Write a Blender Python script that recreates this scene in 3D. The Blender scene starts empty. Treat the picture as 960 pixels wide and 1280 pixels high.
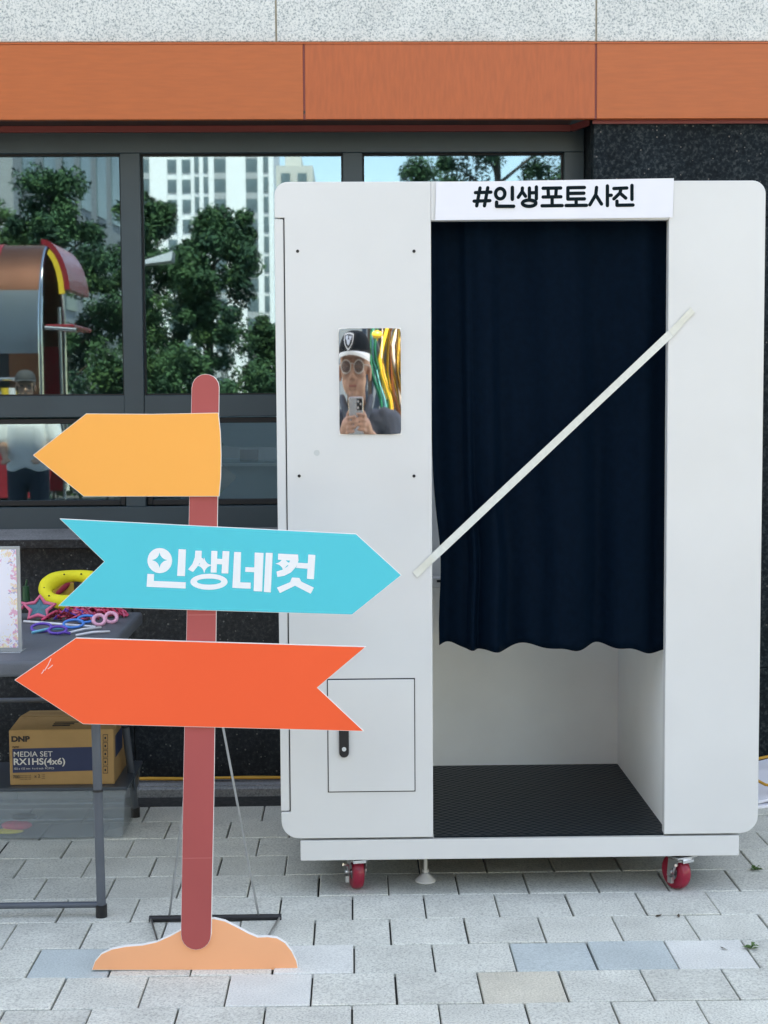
import bpy, bmesh, math, random
from mathutils import Vector, Matrix
random.seed(7)
R = math.radians

# ------------------------------------------------------------------ camera
F, CX, CY, H = 1850.0, 480.0, 640.0, 1.376          # focal length in photo pixels, photo centre, eye height
TH = math.atan(135 / F); PS = math.atan(38 / F * math.cos(TH)); RO = R(-.35)
CAM = Matrix.Rotation(-PS, 3, 'Z') @ Matrix.Rotation(math.pi / 2 - TH, 3, 'X') @ Matrix.Rotation(RO, 3, 'Z')
sc = bpy.context.scene
col = sc.collection
cd = bpy.data.cameras.new('camera'); cam = bpy.data.objects.new('camera', cd); col.objects.link(cam)
cam.matrix_world = Matrix.Translation((0, 0, H)) @ CAM.to_4x4()
cd.sensor_fit = 'VERTICAL'; cd.sensor_height = 36; cd.lens = F / 1280 * 36
cd.clip_start = .05; cd.clip_end = 2000
sc.camera = cam

# ------------------------------------------------------------------ sky, sun, exposure
SUN_EL, SUN_AZ = 61, 14          # the sun stands behind the building (azimuth from +Y towards +X)
w = bpy.data.worlds.new('World'); sc.world = w; w.use_nodes = True
nt = w.node_tree; bg = nt.nodes['Background']
sky = nt.nodes.new('ShaderNodeTexSky'); sky.sky_type = 'NISHITA'; sky.sun_disc = False
sky.sun_elevation = R(SUN_EL); sky.sun_rotation = R(SUN_AZ); sky.dust_density = .7; sky.air_density = 1.0
nt.links.new(sky.outputs[0], bg.inputs[0]); bg.inputs[1].default_value = .13
sl = bpy.data.lights.new('sun', 'SUN'); sl.energy = 3.2; sl.angle = R(.53); sl.color = (1, .95, .88)
so = bpy.data.objects.new('sun', sl); col.objects.link(so)
d = Vector((math.sin(R(SUN_AZ)) * math.cos(R(SUN_EL)), math.cos(R(SUN_AZ)) * math.cos(R(SUN_EL)), math.sin(R(SUN_EL))))
so.rotation_euler = d.to_track_quat('Z', 'Y').to_euler(); so.location = (3, 12, 25)
vs = sc.view_settings; vs.view_transform = 'Standard'; vs.look = 'None'; vs.gamma = 1; vs.use_curve_mapping = False
vs.exposure = 2.80
vs.use_white_balance = True; vs.white_balance_temperature = 9800; vs.white_balance_tint = 14
sc.cycles.max_bounces = 10; sc.cycles.glossy_bounces = 6; sc.cycles.transmission_bounces = 10; sc.cycles.transparent_max_bounces = 12
sc.cycles.caustics_reflective = False; sc.cycles.caustics_refractive = False

# ------------------------------------------------------------------ helpers
def ray(px, py): return CAM @ Vector(((px - CX) / F, -(py - CY) / F, -1))
def at(px, py, Y):                                   # pixel on the upright plane at distance Y
    r = ray(px, py); return r * (Y / r.y) + Vector((0, 0, H))
def gnd(px, py, z=0):                                # pixel on the level z
    r = ray(px, py); return r * ((z - H) / r.z) + Vector((0, 0, H))

def tag(o, label=None, cat=None, group=None, kind=None):
    if label: o['label'] = label
    if cat: o['category'] = cat
    if group: o['group'] = group
    if kind: o['kind'] = kind
    return o
def thing(name, label, cat, loc=(0, 0, 0), group=None):
    o = bpy.data.objects.new(name, None); col.objects.link(o); o.location = loc; o.empty_display_size = .1
    return tag(o, label, cat, group)
def link(o, parent=None):
    col.objects.link(o)
    if parent is not None:
        o.parent = parent
        if parent.type == 'EMPTY':
            o.matrix_parent_inverse = Matrix.LocRotScale(parent.location, parent.rotation_euler, None).inverted()
    return o

class MB:
    def __init__(s): s.v = []; s.f = []; s.m = []; s.M = None
    def add(s, vs_, fs, mi=0):
        n = len(s.v)
        s.v += [tuple(s.M @ Vector(p)) if s.M else tuple(p) for p in vs_]
        for i, f in enumerate(fs):
            s.f.append([n + k for k in f]); s.m.append(mi[i] if isinstance(mi, (list, tuple)) else mi)
        return s
    def box(s, x0, x1, y0, y1, z0, z1, mi=0):
        v = [(x, y, z) for z in (z0, z1) for y in (y0, y1) for x in (x0, x1)]
        return s.add(v, [(0, 2, 3, 1), (4, 5, 7, 6), (0, 1, 5, 4), (2, 6, 7, 3), (0, 4, 6, 2), (1, 3, 7, 5)], mi)
    def hexa(s, front, back, mi=0):                  # two quads (counter-clockwise from the front)
        return s.add(list(front) + list(back), [(0, 1, 2, 3), (7, 6, 5, 4), (0, 4, 5, 1), (1, 5, 6, 2), (2, 6, 7, 3), (3, 7, 4, 0)], mi)
    def prism(s, poly, y0, y1, mi=0, side=None):     # poly in x,z ; front at y0
        a = sum(poly[i][0] * poly[(i + 1) % len(poly)][1] - poly[(i + 1) % len(poly)][0] * poly[i][1] for i in range(len(poly)))
        if a < 0: poly = poly[::-1]
        n = len(poly)
        v = [(p[0], y0, p[1]) for p in poly] + [(p[0], y1, p[1]) for p in poly]
        side = mi if side is None else side
        return s.add(v, [tuple(range(n)), tuple(range(2 * n - 1, n - 1, -1))] + [(i, i + n, (i + 1) % n + n, (i + 1) % n) for i in range(n)], [mi, side] + [side] * n)
    def cone(s, p0, p1, r0, r1=None, n=12, mi=0):
        r1 = r0 if r1 is None else r1
        p0 = Vector(p0); p1 = Vector(p1); q = (p1 - p0).to_track_quat('Z', 'Y')
        v = []
        for p, r in ((p0, r0), (p1, r1)):
            v += [p + q @ Vector((r * math.cos(2 * math.pi * i / n), r * math.sin(2 * math.pi * i / n), 0)) for i in range(n)]
        return s.add(v, [tuple(range(n - 1, -1, -1)), tuple(range(n, 2 * n))] + [(i, (i + 1) % n, (i + 1) % n + n, i + n) for i in range(n)], mi)
    def tube(s, pts, r, n=8, closed=False, mi=0, flat=1.0):
        pts = [Vector(p) for p in pts]; m = len(pts); v = []; up = None
        for i, p in enumerate(pts):
            a = pts[(i - 1) % m] if (closed or i > 0) else p
            b = pts[(i + 1) % m] if (closed or i < m - 1) else p
            t = (b - a).normalized()
            if up is None: up = t.orthogonal().normalized()
            up = (up - t * up.dot(t)); up = up.normalized() if up.length > 1e-6 else t.orthogonal().normalized()
            bi = t.cross(up); rr = r[i] if isinstance(r, (list, tuple)) else r
            v += [p + up * (rr * math.cos(2 * math.pi * k / n)) + bi * (rr * flat * math.sin(2 * math.pi * k / n)) for k in range(n)]
        fs = []
        for i in range(m if closed else m - 1):
            j = (i + 1) % m
            fs += [(i * n + k, i * n + (k + 1) % n, j * n + (k + 1) % n, j * n + k) for k in range(n)]
        if not closed: fs += [tuple(range(n - 1, -1, -1)), tuple(range((m - 1) * n, m * n))]
        return s.add(v, fs, mi)
    def ell(s, c, rad, nu=16, nv=10, rot=None, mi=0):
        c = Vector(c); v = []; q = rot.to_matrix() if rot else Matrix.Identity(3)
        for j in range(1, nv):
            a = math.pi * j / nv
            v += [c + q @ Vector((rad[0] * math.sin(a) * math.cos(2 * math.pi * i / nu), rad[1] * math.sin(a) * math.sin(2 * math.pi * i / nu), rad[2] * math.cos(a))) for i in range(nu)]
        T = len(v); v += [c + q @ Vector((0, 0, rad[2])), c + q @ Vector((0, 0, -rad[2]))]
        fs = [(j * nu + i, (j + 1) * nu + i, (j + 1) * nu + (i + 1) % nu, j * nu + (i + 1) % nu) for j in range(nv - 2) for i in range(nu)]
        fs += [(T, i, (i + 1) % nu) for i in range(nu)] + [((nv - 2) * nu + (i + 1) % nu, (nv - 2) * nu + i, T + 1) for i in range(nu)]
        return s.add(v, fs, mi)
    def cap(s, p0, p1, r0, r1=None, n=12):           # tapered capsule, closed
        r1 = r0 if r1 is None else r1
        p0 = Vector(p0); p1 = Vector(p1); t = (p1 - p0); L = t.length; t = t.normalized() if L > 1e-6 else Vector((0, 0, 1))
        ps = []; rs = []
        for k in range(1, 5): a = math.pi / 2 * k / 4; ps.append(p0 - t * r0 * math.cos(a)); rs.append(r0 * math.sin(a))
        for k in range(3, 0, -1): a = math.pi / 2 * k / 4; ps.append(p1 + t * r1 * math.cos(a)); rs.append(r1 * math.sin(a))
        ps.insert(4, p1); rs.insert(4, r1)
        return s.tube(ps, rs, n)
    def chain(s, pts, rs, n=12):
        for i in range(len(pts) - 1): s.cap(pts[i], pts[i + 1], rs[i], rs[i + 1], n)
        return s
    def mesh(s, name, mats, smooth=False, bevel=0, seg=1):
        me = bpy.data.meshes.new(name); me.from_pydata(s.v, [], s.f)
        for m in (mats if isinstance(mats, (list, tuple)) else [mats]): me.materials.append(m)
        me.polygons.foreach_set('material_index', s.m)
        if bevel:
            bm = bmesh.new(); bm.from_mesh(me)
            es = [e for e in bm.edges if len(e.link_faces) == 2 and e.calc_face_angle(0) > R(40)]
            bmesh.ops.bevel(bm, geom=es, offset=bevel, segments=seg, profile=.5, affect='EDGES')
            bm.to_mesh(me); bm.free()
        me.validate(); me.update()
        if smooth is True: me.shade_smooth()
        elif smooth: me.shade_smooth(); me.set_sharp_from_angle(angle=R(smooth))
        return me
    def build(s, name, mats, parent=None, smooth=False, bevel=0, seg=1):
        return link(bpy.data.objects.new(name, s.mesh(name, mats, smooth, bevel, seg)), parent)

def blob(name, mb, mat_, parent=None, voxel=.006, it=6):      # fuse closed shapes into one continuous skin
    me = mb.mesh(name + '_raw', mat_); o = bpy.data.objects.new(name + '_raw', me); col.objects.link(o)
    m = o.modifiers.new('r', 'REMESH'); m.mode = 'VOXEL'; m.voxel_size = voxel
    m2 = o.modifiers.new('s', 'SMOOTH'); m2.factor = .5; m2.iterations = it
    dg = bpy.context.evaluated_depsgraph_get(); ev = o.evaluated_get(dg)
    nm = bpy.data.meshes.new_from_object(ev); nm.name = name
    bpy.data.objects.remove(o); bpy.data.meshes.remove(me)
    nm.materials.clear(); nm.materials.append(mat_); nm.shade_smooth()
    return link(bpy.data.objects.new(name, nm), parent)

# ------------------------------------------------------------------ materials
def mat(name, c, rough=.5, metal=0, var=0, vs_=20, bump=0, bs=200, spec=.5, coat=0, stretch=None, c2=None, sheen=0, trans=0, alpha=1, rvar=0, ior=1.45):
    m = bpy.data.materials.new(name); m.use_nodes = True; n = m.node_tree.nodes; L = m.node_tree.links; b = n['Principled BSDF']
    b.inputs['Base Color'].default_value = (*c, 1); b.inputs['Roughness'].default_value = rough; b.inputs['Metallic'].default_value = metal
    b.inputs['Specular IOR Level'].default_value = spec; b.inputs['Coat Weight'].default_value = coat; b.inputs['IOR'].default_value = ior
    b.inputs['Sheen Weight'].default_value = sheen; b.inputs['Transmission Weight'].default_value = trans; b.inputs['Alpha'].default_value = alpha
    tc = n.new('ShaderNodeTexCoord'); src = tc.outputs['Object']
    if stretch:
        mp = n.new('ShaderNodeMapping'); mp.inputs['Scale'].default_value = stretch; L.new(src, mp.inputs[0]); src = mp.outputs[0]
    if var or c2:
        nz = n.new('ShaderNodeTexNoise'); nz.inputs['Scale'].default_value = vs_; nz.inputs['Detail'].default_value = 5; L.new(src, nz.inputs[0])
        rp = n.new('ShaderNodeValToRGB'); L.new(nz.outputs[0], rp.inputs[0]); e = rp.color_ramp.elements
        e[0].position = .32; e[1].position = .68
        cc = c2 if c2 else tuple(min(1, x * (1 + var)) for x in c)
        c1 = c if c2 else tuple(x * (1 - var) for x in c)
        e[0].color = (*c1, 1); e[1].color = (*cc, 1); L.new(rp.outputs[0], b.inputs['Base Color'])
    if rvar:
        nr = n.new('ShaderNodeTexNoise'); nr.inputs['Scale'].default_value = 6; nr.inputs['Detail'].default_value = 6; L.new(src, nr.inputs[0])
        mr = n.new('ShaderNodeMapRange'); mr.inputs[3].default_value = max(0, rough - rvar); mr.inputs[4].default_value = rough + rvar
        L.new(nr.outputs[0], mr.inputs[0]); L.new(mr.outputs[0], b.inputs['Roughness'])
    if bump:
        nb = n.new('ShaderNodeTexNoise'); nb.inputs['Scale'].default_value = bs; nb.inputs['Detail'].default_value = 3; L.new(src, nb.inputs[0])
        bp = n.new('ShaderNodeBump'); bp.inputs['Strength'].default_value = bump; bp.inputs['Distance'].default_value = .004; L.new(nb.outputs[0], bp.inputs['Height'])
        L.new(bp.outputs[0], b.inputs['Normal'])
    return m

def granite(name, stops, scale, rough=.5, bump=.2, rnd=0, blot=0, second=None, spec=.3):     # speckled stone
    m = bpy.data.materials.new(name); m.use_nodes = True; n = m.node_tree.nodes; L = m.node_tree.links; b = n['Principled BSDF']
    b.inputs['Roughness'].default_value = rough; b.inputs['Specular IOR Level'].default_value = spec
    tc = n.new('ShaderNodeTexCoord'); src = tc.outputs['Object']
    oi = n.new('ShaderNodeObjectInfo')
    ad = n.new('ShaderNodeVectorMath'); ad.operation = 'ADD'; L.new(src, ad.inputs[0])
    sc_ = n.new('ShaderNodeMath'); sc_.operation = 'MULTIPLY'; sc_.inputs[1].default_value = 37 if rnd else 0; L.new(oi.outputs['Random'], sc_.inputs[0]); L.new(sc_.outputs[0], ad.inputs[1])
    nz = n.new('ShaderNodeTexNoise'); nz.inputs['Scale'].default_value = scale; nz.inputs['Detail'].default_value = 2.5; nz.inputs['Roughness'].default_value = .7; L.new(ad.outputs[0], nz.inputs[0])
    rp = n.new('ShaderNodeValToRGB'); L.new(nz.outputs[0], rp.inputs[0]); e = rp.color_ramp.elements
    while len(e) < len(stops): e.new(.5)
    for i, (p, c) in enumerate(stops): e[i].position = p; e[i].color = (*c, 1)
    out = rp.outputs[0]
    if second:                                          # sparse bright crystals
        vo = n.new('ShaderNodeTexVoronoi'); vo.inputs['Scale'].default_value = second[0]; L.new(ad.outputs[0], vo.inputs[0])
        lt = n.new('ShaderNodeMath'); lt.operation = 'LESS_THAN'; lt.inputs[1].default_value = second[1]; L.new(vo.outputs['Distance'], lt.inputs[0])
        wn = n.new('ShaderNodeSeparateColor'); L.new(vo.outputs['Color'], wn.inputs[0])
        g = n.new('ShaderNodeMath'); g.operation = 'GREATER_THAN'; g.inputs[1].default_value = second[2]; L.new(wn.outputs[0], g.inputs[0])
        mu = n.new('ShaderNodeMath'); mu.operation = 'MULTIPLY'; L.new(lt.outputs[0], mu.inputs[0]); L.new(g.outputs[0], mu.inputs[1])
        mx = n.new('ShaderNodeMix'); mx.data_type = 'RGBA'; L.new(mu.outputs[0], mx.inputs[0]); L.new(out, mx.inputs[6]); mx.inputs[7].default_value = (*second[3], 1); out = mx.outputs[2]
    if rnd or blot:
        n2 = n.new('ShaderNodeTexNoise'); n2.inputs['Scale'].default_value = 7; n2.inputs['Detail'].default_value = 6; L.new(ad.outputs[0], n2.inputs[0])
        a = n.new('ShaderNodeMapRange'); a.inputs[1].default_value = .25; a.inputs[2].default_value = .75; a.inputs[3].default_value = 1 - blot; a.inputs[4].default_value = 1 + blot; L.new(n2.outputs[0], a.inputs[0])
        c = n.new('ShaderNodeMapRange'); c.inputs[3].default_value = 1 - rnd; c.inputs[4].default_value = 1 + rnd; L.new(oi.outputs['Random'], c.inputs[0])
        k = n.new('ShaderNodeMath'); k.operation = 'MULTIPLY'; L.new(a.outputs[0], k.inputs[0]); L.new(c.outputs[0], k.inputs[1])
        vm = n.new('ShaderNodeVectorMath'); vm.operation = 'SCALE'; L.new(out, vm.inputs[0]); L.new(k.outputs[0], vm.inputs['Scale']); out = vm.outputs[0]
    L.new(out, b.inputs['Base Color'])
    if bump:
        bp = n.new('ShaderNodeBump'); bp.inputs['Strength'].default_value = bump; bp.inputs['Distance'].default_value = .003; L.new(nz.outputs[0], bp.inputs['Height']); L.new(bp.outputs[0], b.inputs['Normal'])
    return m

def mirror_mat(name, tint, fac, rough=0.0):            # coated glass: part mirror, part see-through
    m = bpy.data.materials.new(name); m.use_nodes = True; n = m.node_tree.nodes; L = m.node_tree.links
    n.remove(n['Principled BSDF']); out = n['Material Output']
    g = n.new('ShaderNodeBsdfGlossy'); g.inputs['Roughness'].default_value = rough; g.inputs['Color'].default_value = (*tint, 1)
    t = n.new('ShaderNodeBsdfTransparent'); t.inputs['Color'].default_value = (.7, .78, .78, 1)
    mx = n.new('ShaderNodeMixShader'); mx.inputs[0].default_value = fac; L.new(t.outputs[0], mx.inputs[1]); L.new(g.outputs[0], mx.inputs[2]); L.new(mx.outputs[0], out.inputs[0])
    return m

M = dict(
    white=mat('white_powder_coat', (.64, .64, .63), .33, var=.03, vs_=3, bump=.10, bs=5, rvar=.1),
    whitein=mat('white_interior_panel', (.84, .85, .83), .45, var=.03, vs_=5),
    gap=mat('gap_shade_black', (.012, .012, .013), .7),  # near-black colour stands in for shade in door, hatch and slot gaps
    black=mat('black_plastic', (.012, .012, .014), .4),
    mat=mat('black_rubber_mat', (.001, .006, .010), .45, spec=.25),
    curtain=mat('navy_curtain_cloth', (.0007, .0056, .0130), .6, var=.15, vs_=60, bump=.12, bs=900, spec=.03),
    steel=mat('zinc_steel', (.55, .55, .54), .35, 1, var=.1, vs_=40),
    chrome=mat('polished_chrome', (.8, .8, .8), .08, 1),
    redpu=mat('red_polyurethane', (.30, .012, .035), .3, var=.15, vs_=60),
    paper=mat('white_paper', (.74, .74, .78), .6, var=.015, vs_=6),
    ink=mat('dark_green_black_ink', (.003, .010, .013), .8, spec=.1),
    tape=mat('masking_tape', (.66, .665, .61), .65, var=.05, vs_=90, bump=.2, bs=300),
    tapeend=mat('thin_masking_tape_on_panel', (.665, .655, .575), .6, var=.03, vs_=60),
    foam=mat('white_foam_board', (.82, .80, .77), .6),
    yellow=mat('orange_yellow_print', (.97, .40, .085), .45, var=.02, vs_=3, spec=.4, rvar=.1),
    blue=mat('turquoise_print', (.003, .52, .61), .45, var=.02, vs_=3, spec=.35, rvar=.1),
    red=mat('orange_red_print', (1.0, .118, .042), .45, var=.025, vs_=3, spec=.25, rvar=.1),
    post=mat('brick_red_print', (.42, .075, .072), .45, var=.06, vs_=2.5),
    peach=mat('peach_print', (.93, .41, .21), .45, var=.03, vs_=3),
    letter=mat('white_print', (.78, .79, .80), .5),
    table=mat('grey_plastic_table', (.10, .11, .125), .55, var=.06, vs_=9, bump=.25, bs=260),
    tleg=mat('grey_painted_steel', (.085, .10, .12), .4, var=.08, vs_=12),
    card=mat('brown_cardboard', (.40, .235, .095), .75, var=.07, vs_=14, bump=.08, bs=120),
    cardp=mat('navy_print_on_card', (.022, .035, .085), .7),
    cardw=mat('pale_lettering_on_card', (.62, .60, .55), .7),
    cardk=mat('black_lettering_on_card', (.03, .025, .02), .7),
    bin=mat('clear_plastic', (.42, .50, .55), .18, alpha=.24),
    lid=mat('dark_translucent_lid', (.05, .065, .08), .3, var=.1, vs_=10),
    frame=mat('dark_window_aluminium', (.020, .042, .052), .42, .0, var=.08, vs_=5, spec=.6),
    rubber=mat('black_gasket', (.006, .007, .008), .6),
    sill=granite('grey_sill_stone', [(.3, (.10, .10, .10)), (.55, (.20, .195, .19)), (.75, (.30, .29, .28))], 150, .6, .1, blot=.25),
    dark=granite('polished_dark_granite', [(.35, (.006, .008, .010)), (.55, (.014, .019, .023)), (.72, (.045, .052, .055))], 95, .3, .05, blot=.3, second=(70, .22, .86, (.13, .14, .14))),
    darkr=granite('flamed_dark_granite', [(.35, (.003, .006, .008)), (.52, (.008, .014, .018)), (.68, (.038, .046, .047))], 75, .6, .2, blot=.3, spec=.1, second=(70, .2, .88, (.13, .12, .11))),
    light=granite('light_speckled_granite', [(.34, (.24, .28, .28)), (.46, (.50, .53, .52)), (.56, (.64, .65, .62))], 150, .6, .2, blot=.08),
    seal=mat('beige_joint_sealant', (.42, .36, .27), .7),
    band=mat('orange_wood_grain_panel', (.46, .104, .026), .42, var=.06, vs_=30, stretch=(.35, 1, 3.0), bump=.05, bs=90),
    bandv=mat('orange_cross_grain_panel', (.445, .094, .025), .42, var=.08, vs_=34, stretch=(2.6, 1, .45), bump=.05, bs=90),
    redtrim=mat('red_edge_trim', (.22, .045, .04), .5),
    soffit=mat('dark_soffit_panel', (.05, .035, .032), .5),
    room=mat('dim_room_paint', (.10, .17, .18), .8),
    paver=granite('grey_concrete_paver', [(.33, (.35, .35, .315)), (.48, (.55, .55, .485)), (.66, (.65, .65, .58))], 180, .85, .35, rnd=.06, blot=.14),
    paverb=granite('blue_grey_concrete_paver', [(.30, (.33, .37, .36)), (.50, (.44, .49, .475)), (.70, (.51, .56, .545))], 210, .85, .35, rnd=.04, blot=.08),
    paverw=granite('pale_concrete_paver', [(.30, (.50, .50, .46)), (.50, (.65, .65, .60)), (.70, (.74, .74, .69))], 210, .85, .35, rnd=.03, blot=.08),
    paverr=granite('rusty_concrete_paver', [(.30, (.40, .37, .29)), (.50, (.56, .52, .425)), (.70, (.66, .62, .52))], 210, .85, .35, rnd=.03, blot=.16),
    joint=mat('dark_joint_sand', (.03, .031, .03), .95, var=.4, vs_=60),
    asphalt=mat('asphalt', (.09, .09, .09), .9, var=.25, vs_=30, bump=.4, bs=150),
    kerb=granite('kerb_stone', [(.3, (.13, .14, .145)), (.5, (.21, .22, .225)), (.7, (.28, .29, .29))], 160, .8, .25, blot=.15),
    cable=mat('yellow_cable', (.55, .27, .03), .45),
    glass=mirror_mat('coated_window_glass', (.55, .82, 1.0), .19, .015),
    mirror=mat('mirror_sheet', (.92, .93, .93), .015, 1),
    acryl=mat('clear_acrylic_sheet', (.80, .84, .84), .12, trans=.6),
    skin=mat('skin', (.50, .27, .19), .5, var=.14, vs_=45, bump=.25, bs=90),
    lips=mat('lip_skin', (.40, .15, .12), .45),
    jacket=mat('slate_jacket_cloth', (.075, .090, .112), .75, var=.15, vs_=18, bump=1.0, bs=22),
    capcl=mat('black_cap_cloth', (.005, .009, .012), .8, spec=.2),
    brim=mat('white_cap_brim', (.80, .80, .78), .7),
    jeans=mat('navy_trousers', (.025, .032, .055), .85),
    shoe=mat('dark_shoe', (.03, .03, .03), .6),
    shirt=mat('white_shirt_cloth', (.78, .79, .80), .8, var=.05, vs_=8, bump=1.0, bs=14),
    greycap=mat('grey_cap_cloth', (.045, .045, .05), .8),
    hair=mat('black_hair', (.012, .010, .009), .5),
    lens=mat('grey_sunglass_lens', (.12, .10, .10), .15, alpha=.72),
    clearfr=mat('translucent_spectacle_frame', (.60, .52, .47), .25),
    gold=mat('gold_foil', (.95, .62, .16), .16, 1),
    green=mat('green_foil', (.01, .30, .19), .2, .7),
    copper=mat('copper_brown_roof', (.30, .12, .075), .22, .85, var=.1, vs_=4),
    silver=mat('brushed_aluminium', (.66, .66, .68), .2, 1),
    dkglass=mat('dark_vehicle_glass', (.012, .012, .016), .06),
    cartred=mat('red_enamel', (.26, .02, .03), .25),
    cartyel=mat('yellow_enamel', (.70, .46, .05), .35),
    bark=mat('tree_bark', (.07, .05, .035), .9, var=.4, vs_=14, bump=.6, bs=30),
    tower=mat('white_tower_render', (.80, .81, .83), .8),
    towerg=mat('grey_spandrel', (.36, .38, .40), .8),
    twin=mat('tower_window_glass', (.10, .15, .17), .3, var=.35, vs_=.35),
    greyb=mat('grey_building_render', (.25, .27, .28), .8),
    carp=mat('grey_blue_car_paint', (.07, .085, .11), .25, .3, coat=.6),
    tyre=mat('tyre_rubber', (.015, .015, .015), .8),
    lamp=mat('pale_grey_lamp_metal', (.5, .52, .54), .4, .3),
    weed=mat('weed_leaf', (.06, .13, .035), .6, var=.3, vs_=60),
    pink=mat('pink_plastic', (.72, .14, .24), .35), hotpink=mat('hot_pink_film', (.70, .07, .15), .4, var=.3, vs_=60),
    palepink=mat('pale_pink_plastic', (.80, .38, .50), .35), plum=mat('purple_plastic', (.13, .06, .42), .3),
    skyblue=mat('blue_plastic', (.03, .22, .62), .3), aqua=mat('aqua_plastic', (.10, .45, .60), .3), teal=mat('teal_lens', (.02, .15, .19), .15),
    lemon=mat('lemon_plush', (.78, .68, .035), .8, bump=.3, bs=200), wine=mat('dark_red_felt', (.28, .015, .03), .8),
    ochre=mat('ochre_card', (.50, .30, .04), .6), bgreen=mat('dark_green_plastic', (.01, .07, .03), .4),
)
for i, c in enumerate([(.032, .085, .045), (.045, .11, .05), (.055, .12, .045), (.022, .062, .042)]):
    M['leaf%d' % i] = mat('leaf_green_%d' % i, c, .75, var=.3, vs_=3, spec=.15)

def poster_mat():                                    # pale sheet with printed flowers towards its rim
    m = bpy.data.materials.new('flower_bordered_print'); m.use_nodes = True; n = m.node_tree.nodes; L = m.node_tree.links; b = n['Principled BSDF']; b.inputs['Roughness'].default_value = .5
    tc = n.new('ShaderNodeTexCoord'); vo = n.new('ShaderNodeTexVoronoi'); vo.inputs['Scale'].default_value = 75; nzp = n.new('ShaderNodeTexNoise'); nzp.inputs['Scale'].default_value = 60; L.new(tc.outputs['Object'], nzp.inputs[0]); mxp = n.new('ShaderNodeMix'); mxp.data_type = 'VECTOR'; mxp.inputs[0].default_value = .06; L.new(tc.outputs['Object'], mxp.inputs[4]); L.new(nzp.outputs['Color'], mxp.inputs[5]); L.new(mxp.outputs[1], vo.inputs[0])
    sx = n.new('ShaderNodeSeparateXYZ'); L.new(tc.outputs['Generated'], sx.inputs[0])
    def edge(o):
        a = n.new('ShaderNodeMath'); a.operation = 'SUBTRACT'; L.new(o, a.inputs[0]); a.inputs[1].default_value = .5
        c = n.new('ShaderNodeMath'); c.operation = 'ABSOLUTE'; L.new(a.outputs[0], c.inputs[0]); return c.outputs[0]
    mxn = n.new('ShaderNodeMath'); mxn.operation = 'MAXIMUM'; L.new(edge(sx.outputs[0]), mxn.inputs[0]); L.new(edge(sx.outputs[2]), mxn.inputs[1])
    mr = n.new('ShaderNodeMapRange'); mr.inputs[1].default_value = .30; mr.inputs[2].default_value = .47; mr.inputs[3].default_value = 0; mr.inputs[4].default_value = .60; L.new(mxn.outputs[0], mr.inputs[0])
    lt = n.new('ShaderNodeMath'); lt.operation = 'LESS_THAN'; L.new(vo.outputs['Distance'], lt.inputs[0]); L.new(mr.outputs[0], lt.inputs[1])
    hs = n.new('ShaderNodeValToRGB'); sc3 = n.new('ShaderNodeSeparateColor'); L.new(vo.outputs['Color'], sc3.inputs[0]); L.new(sc3.outputs[0], hs.inputs[0])
    hs.color_ramp.interpolation = 'CONSTANT'; e = hs.color_ramp.elements
    e[0].color = (.72, .38, .52, 1); e[1].position = .25; e[1].color = (.80, .62, .45, 1)
    for p, c in ((.45, (.42, .40, .58, 1)), (.6, (.78, .45, .55, 1)), (.8, (.80, .74, .50, 1))): k = e.new(p); k.color = c
    mx = n.new('ShaderNodeMix'); mx.data_type = 'RGBA'; L.new(lt.outputs[0], mx.inputs[0]); mx.inputs[6].default_value = (.78, .77, .84, 1); L.new(hs.outputs[0], mx.inputs[7]); L.new(mx.outputs[2], b.inputs['Base Color'])
    return m
M['poster'] = poster_mat()
def diamond(m):                                      # raised diamond pattern for the rubber mat
    n = m.node_tree.nodes; L = m.node_tree.links; b = n['Principled BSDF']; tc = n.new('ShaderNodeTexCoord')
    mp = n.new('ShaderNodeMapping'); mp.inputs['Rotation'].default_value = (0, 0, R(45)); mp.inputs['Scale'].default_value = (1, 1.0, 1); L.new(tc.outputs['Object'], mp.inputs[0])
    vo = n.new('ShaderNodeTexVoronoi'); vo.inputs['Scale'].default_value = 46; vo.inputs['Randomness'].default_value = .15; L.new(mp.outputs[0], vo.inputs[0])
    bp = n.new('ShaderNodeBump'); bp.inputs['Strength'].default_value = .9; bp.inputs['Distance'].default_value = .006; bp.invert = True; L.new(vo.outputs['Distance'], bp.inputs['Height']); L.new(bp.outputs[0], b.inputs['Normal'])
diamond(M['mat'])

# ================================================================== SETTING
g = MB(); g.add([(-900, -900, -.07), (900, -900, -.07), (900, 900, -.07), (-900, 900, -.07)], [(0, 1, 2, 3)])
tag(g.build('ground', M['asphalt']), kind='structure')
YW = 5.31                                            # face of the lower granite
pavm = MB(); pavm.box(-9, 9, -5.2, YW - .13, -.066, -.012); pav = tag(pavm.build('pavement', M['joint']), kind='structure')
PX, PY, X0, Y0 = .1985, .1895, .2876, 3.499          # paver pitch, one known joint and course line
def rbox(w_, d_, h_):
    m = MB(); m.box(-w_ / 2, w_ / 2, -d_ / 2, d_ / 2, -h_, 0); return m
pm = rbox(PX - .0045, PY - .004, .05).mesh('paver', M['paver'], bevel=.0022)
pmx = {}
for k in ('paverb', 'paverw', 'paverr'): pmx[k] = pm.copy(); pmx[k].materials.clear(); pmx[k].materials.append(M[k])
special = {}
for px, py, k in ((692, 1197, 'paverb'), (795, 1197, 'paverb'), (85, 1206, 'paverb'), (650, 1233, 'paverr'), (410, 1197, 'paverw'), (330, 1240, 'paverw'), (905, 1197, 'paverw'), (240, 1160, 'paverw')):
    q = gnd(px, py); j = math.floor((q.y - Y0) / PY); off = X0 + (PX / 2 if j % 2 == 0 else 0)
    special[(math.floor((q.x - off) / PX), j)] = k
jmax = math.floor((YW - .13 - Y0) / PY)
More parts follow.
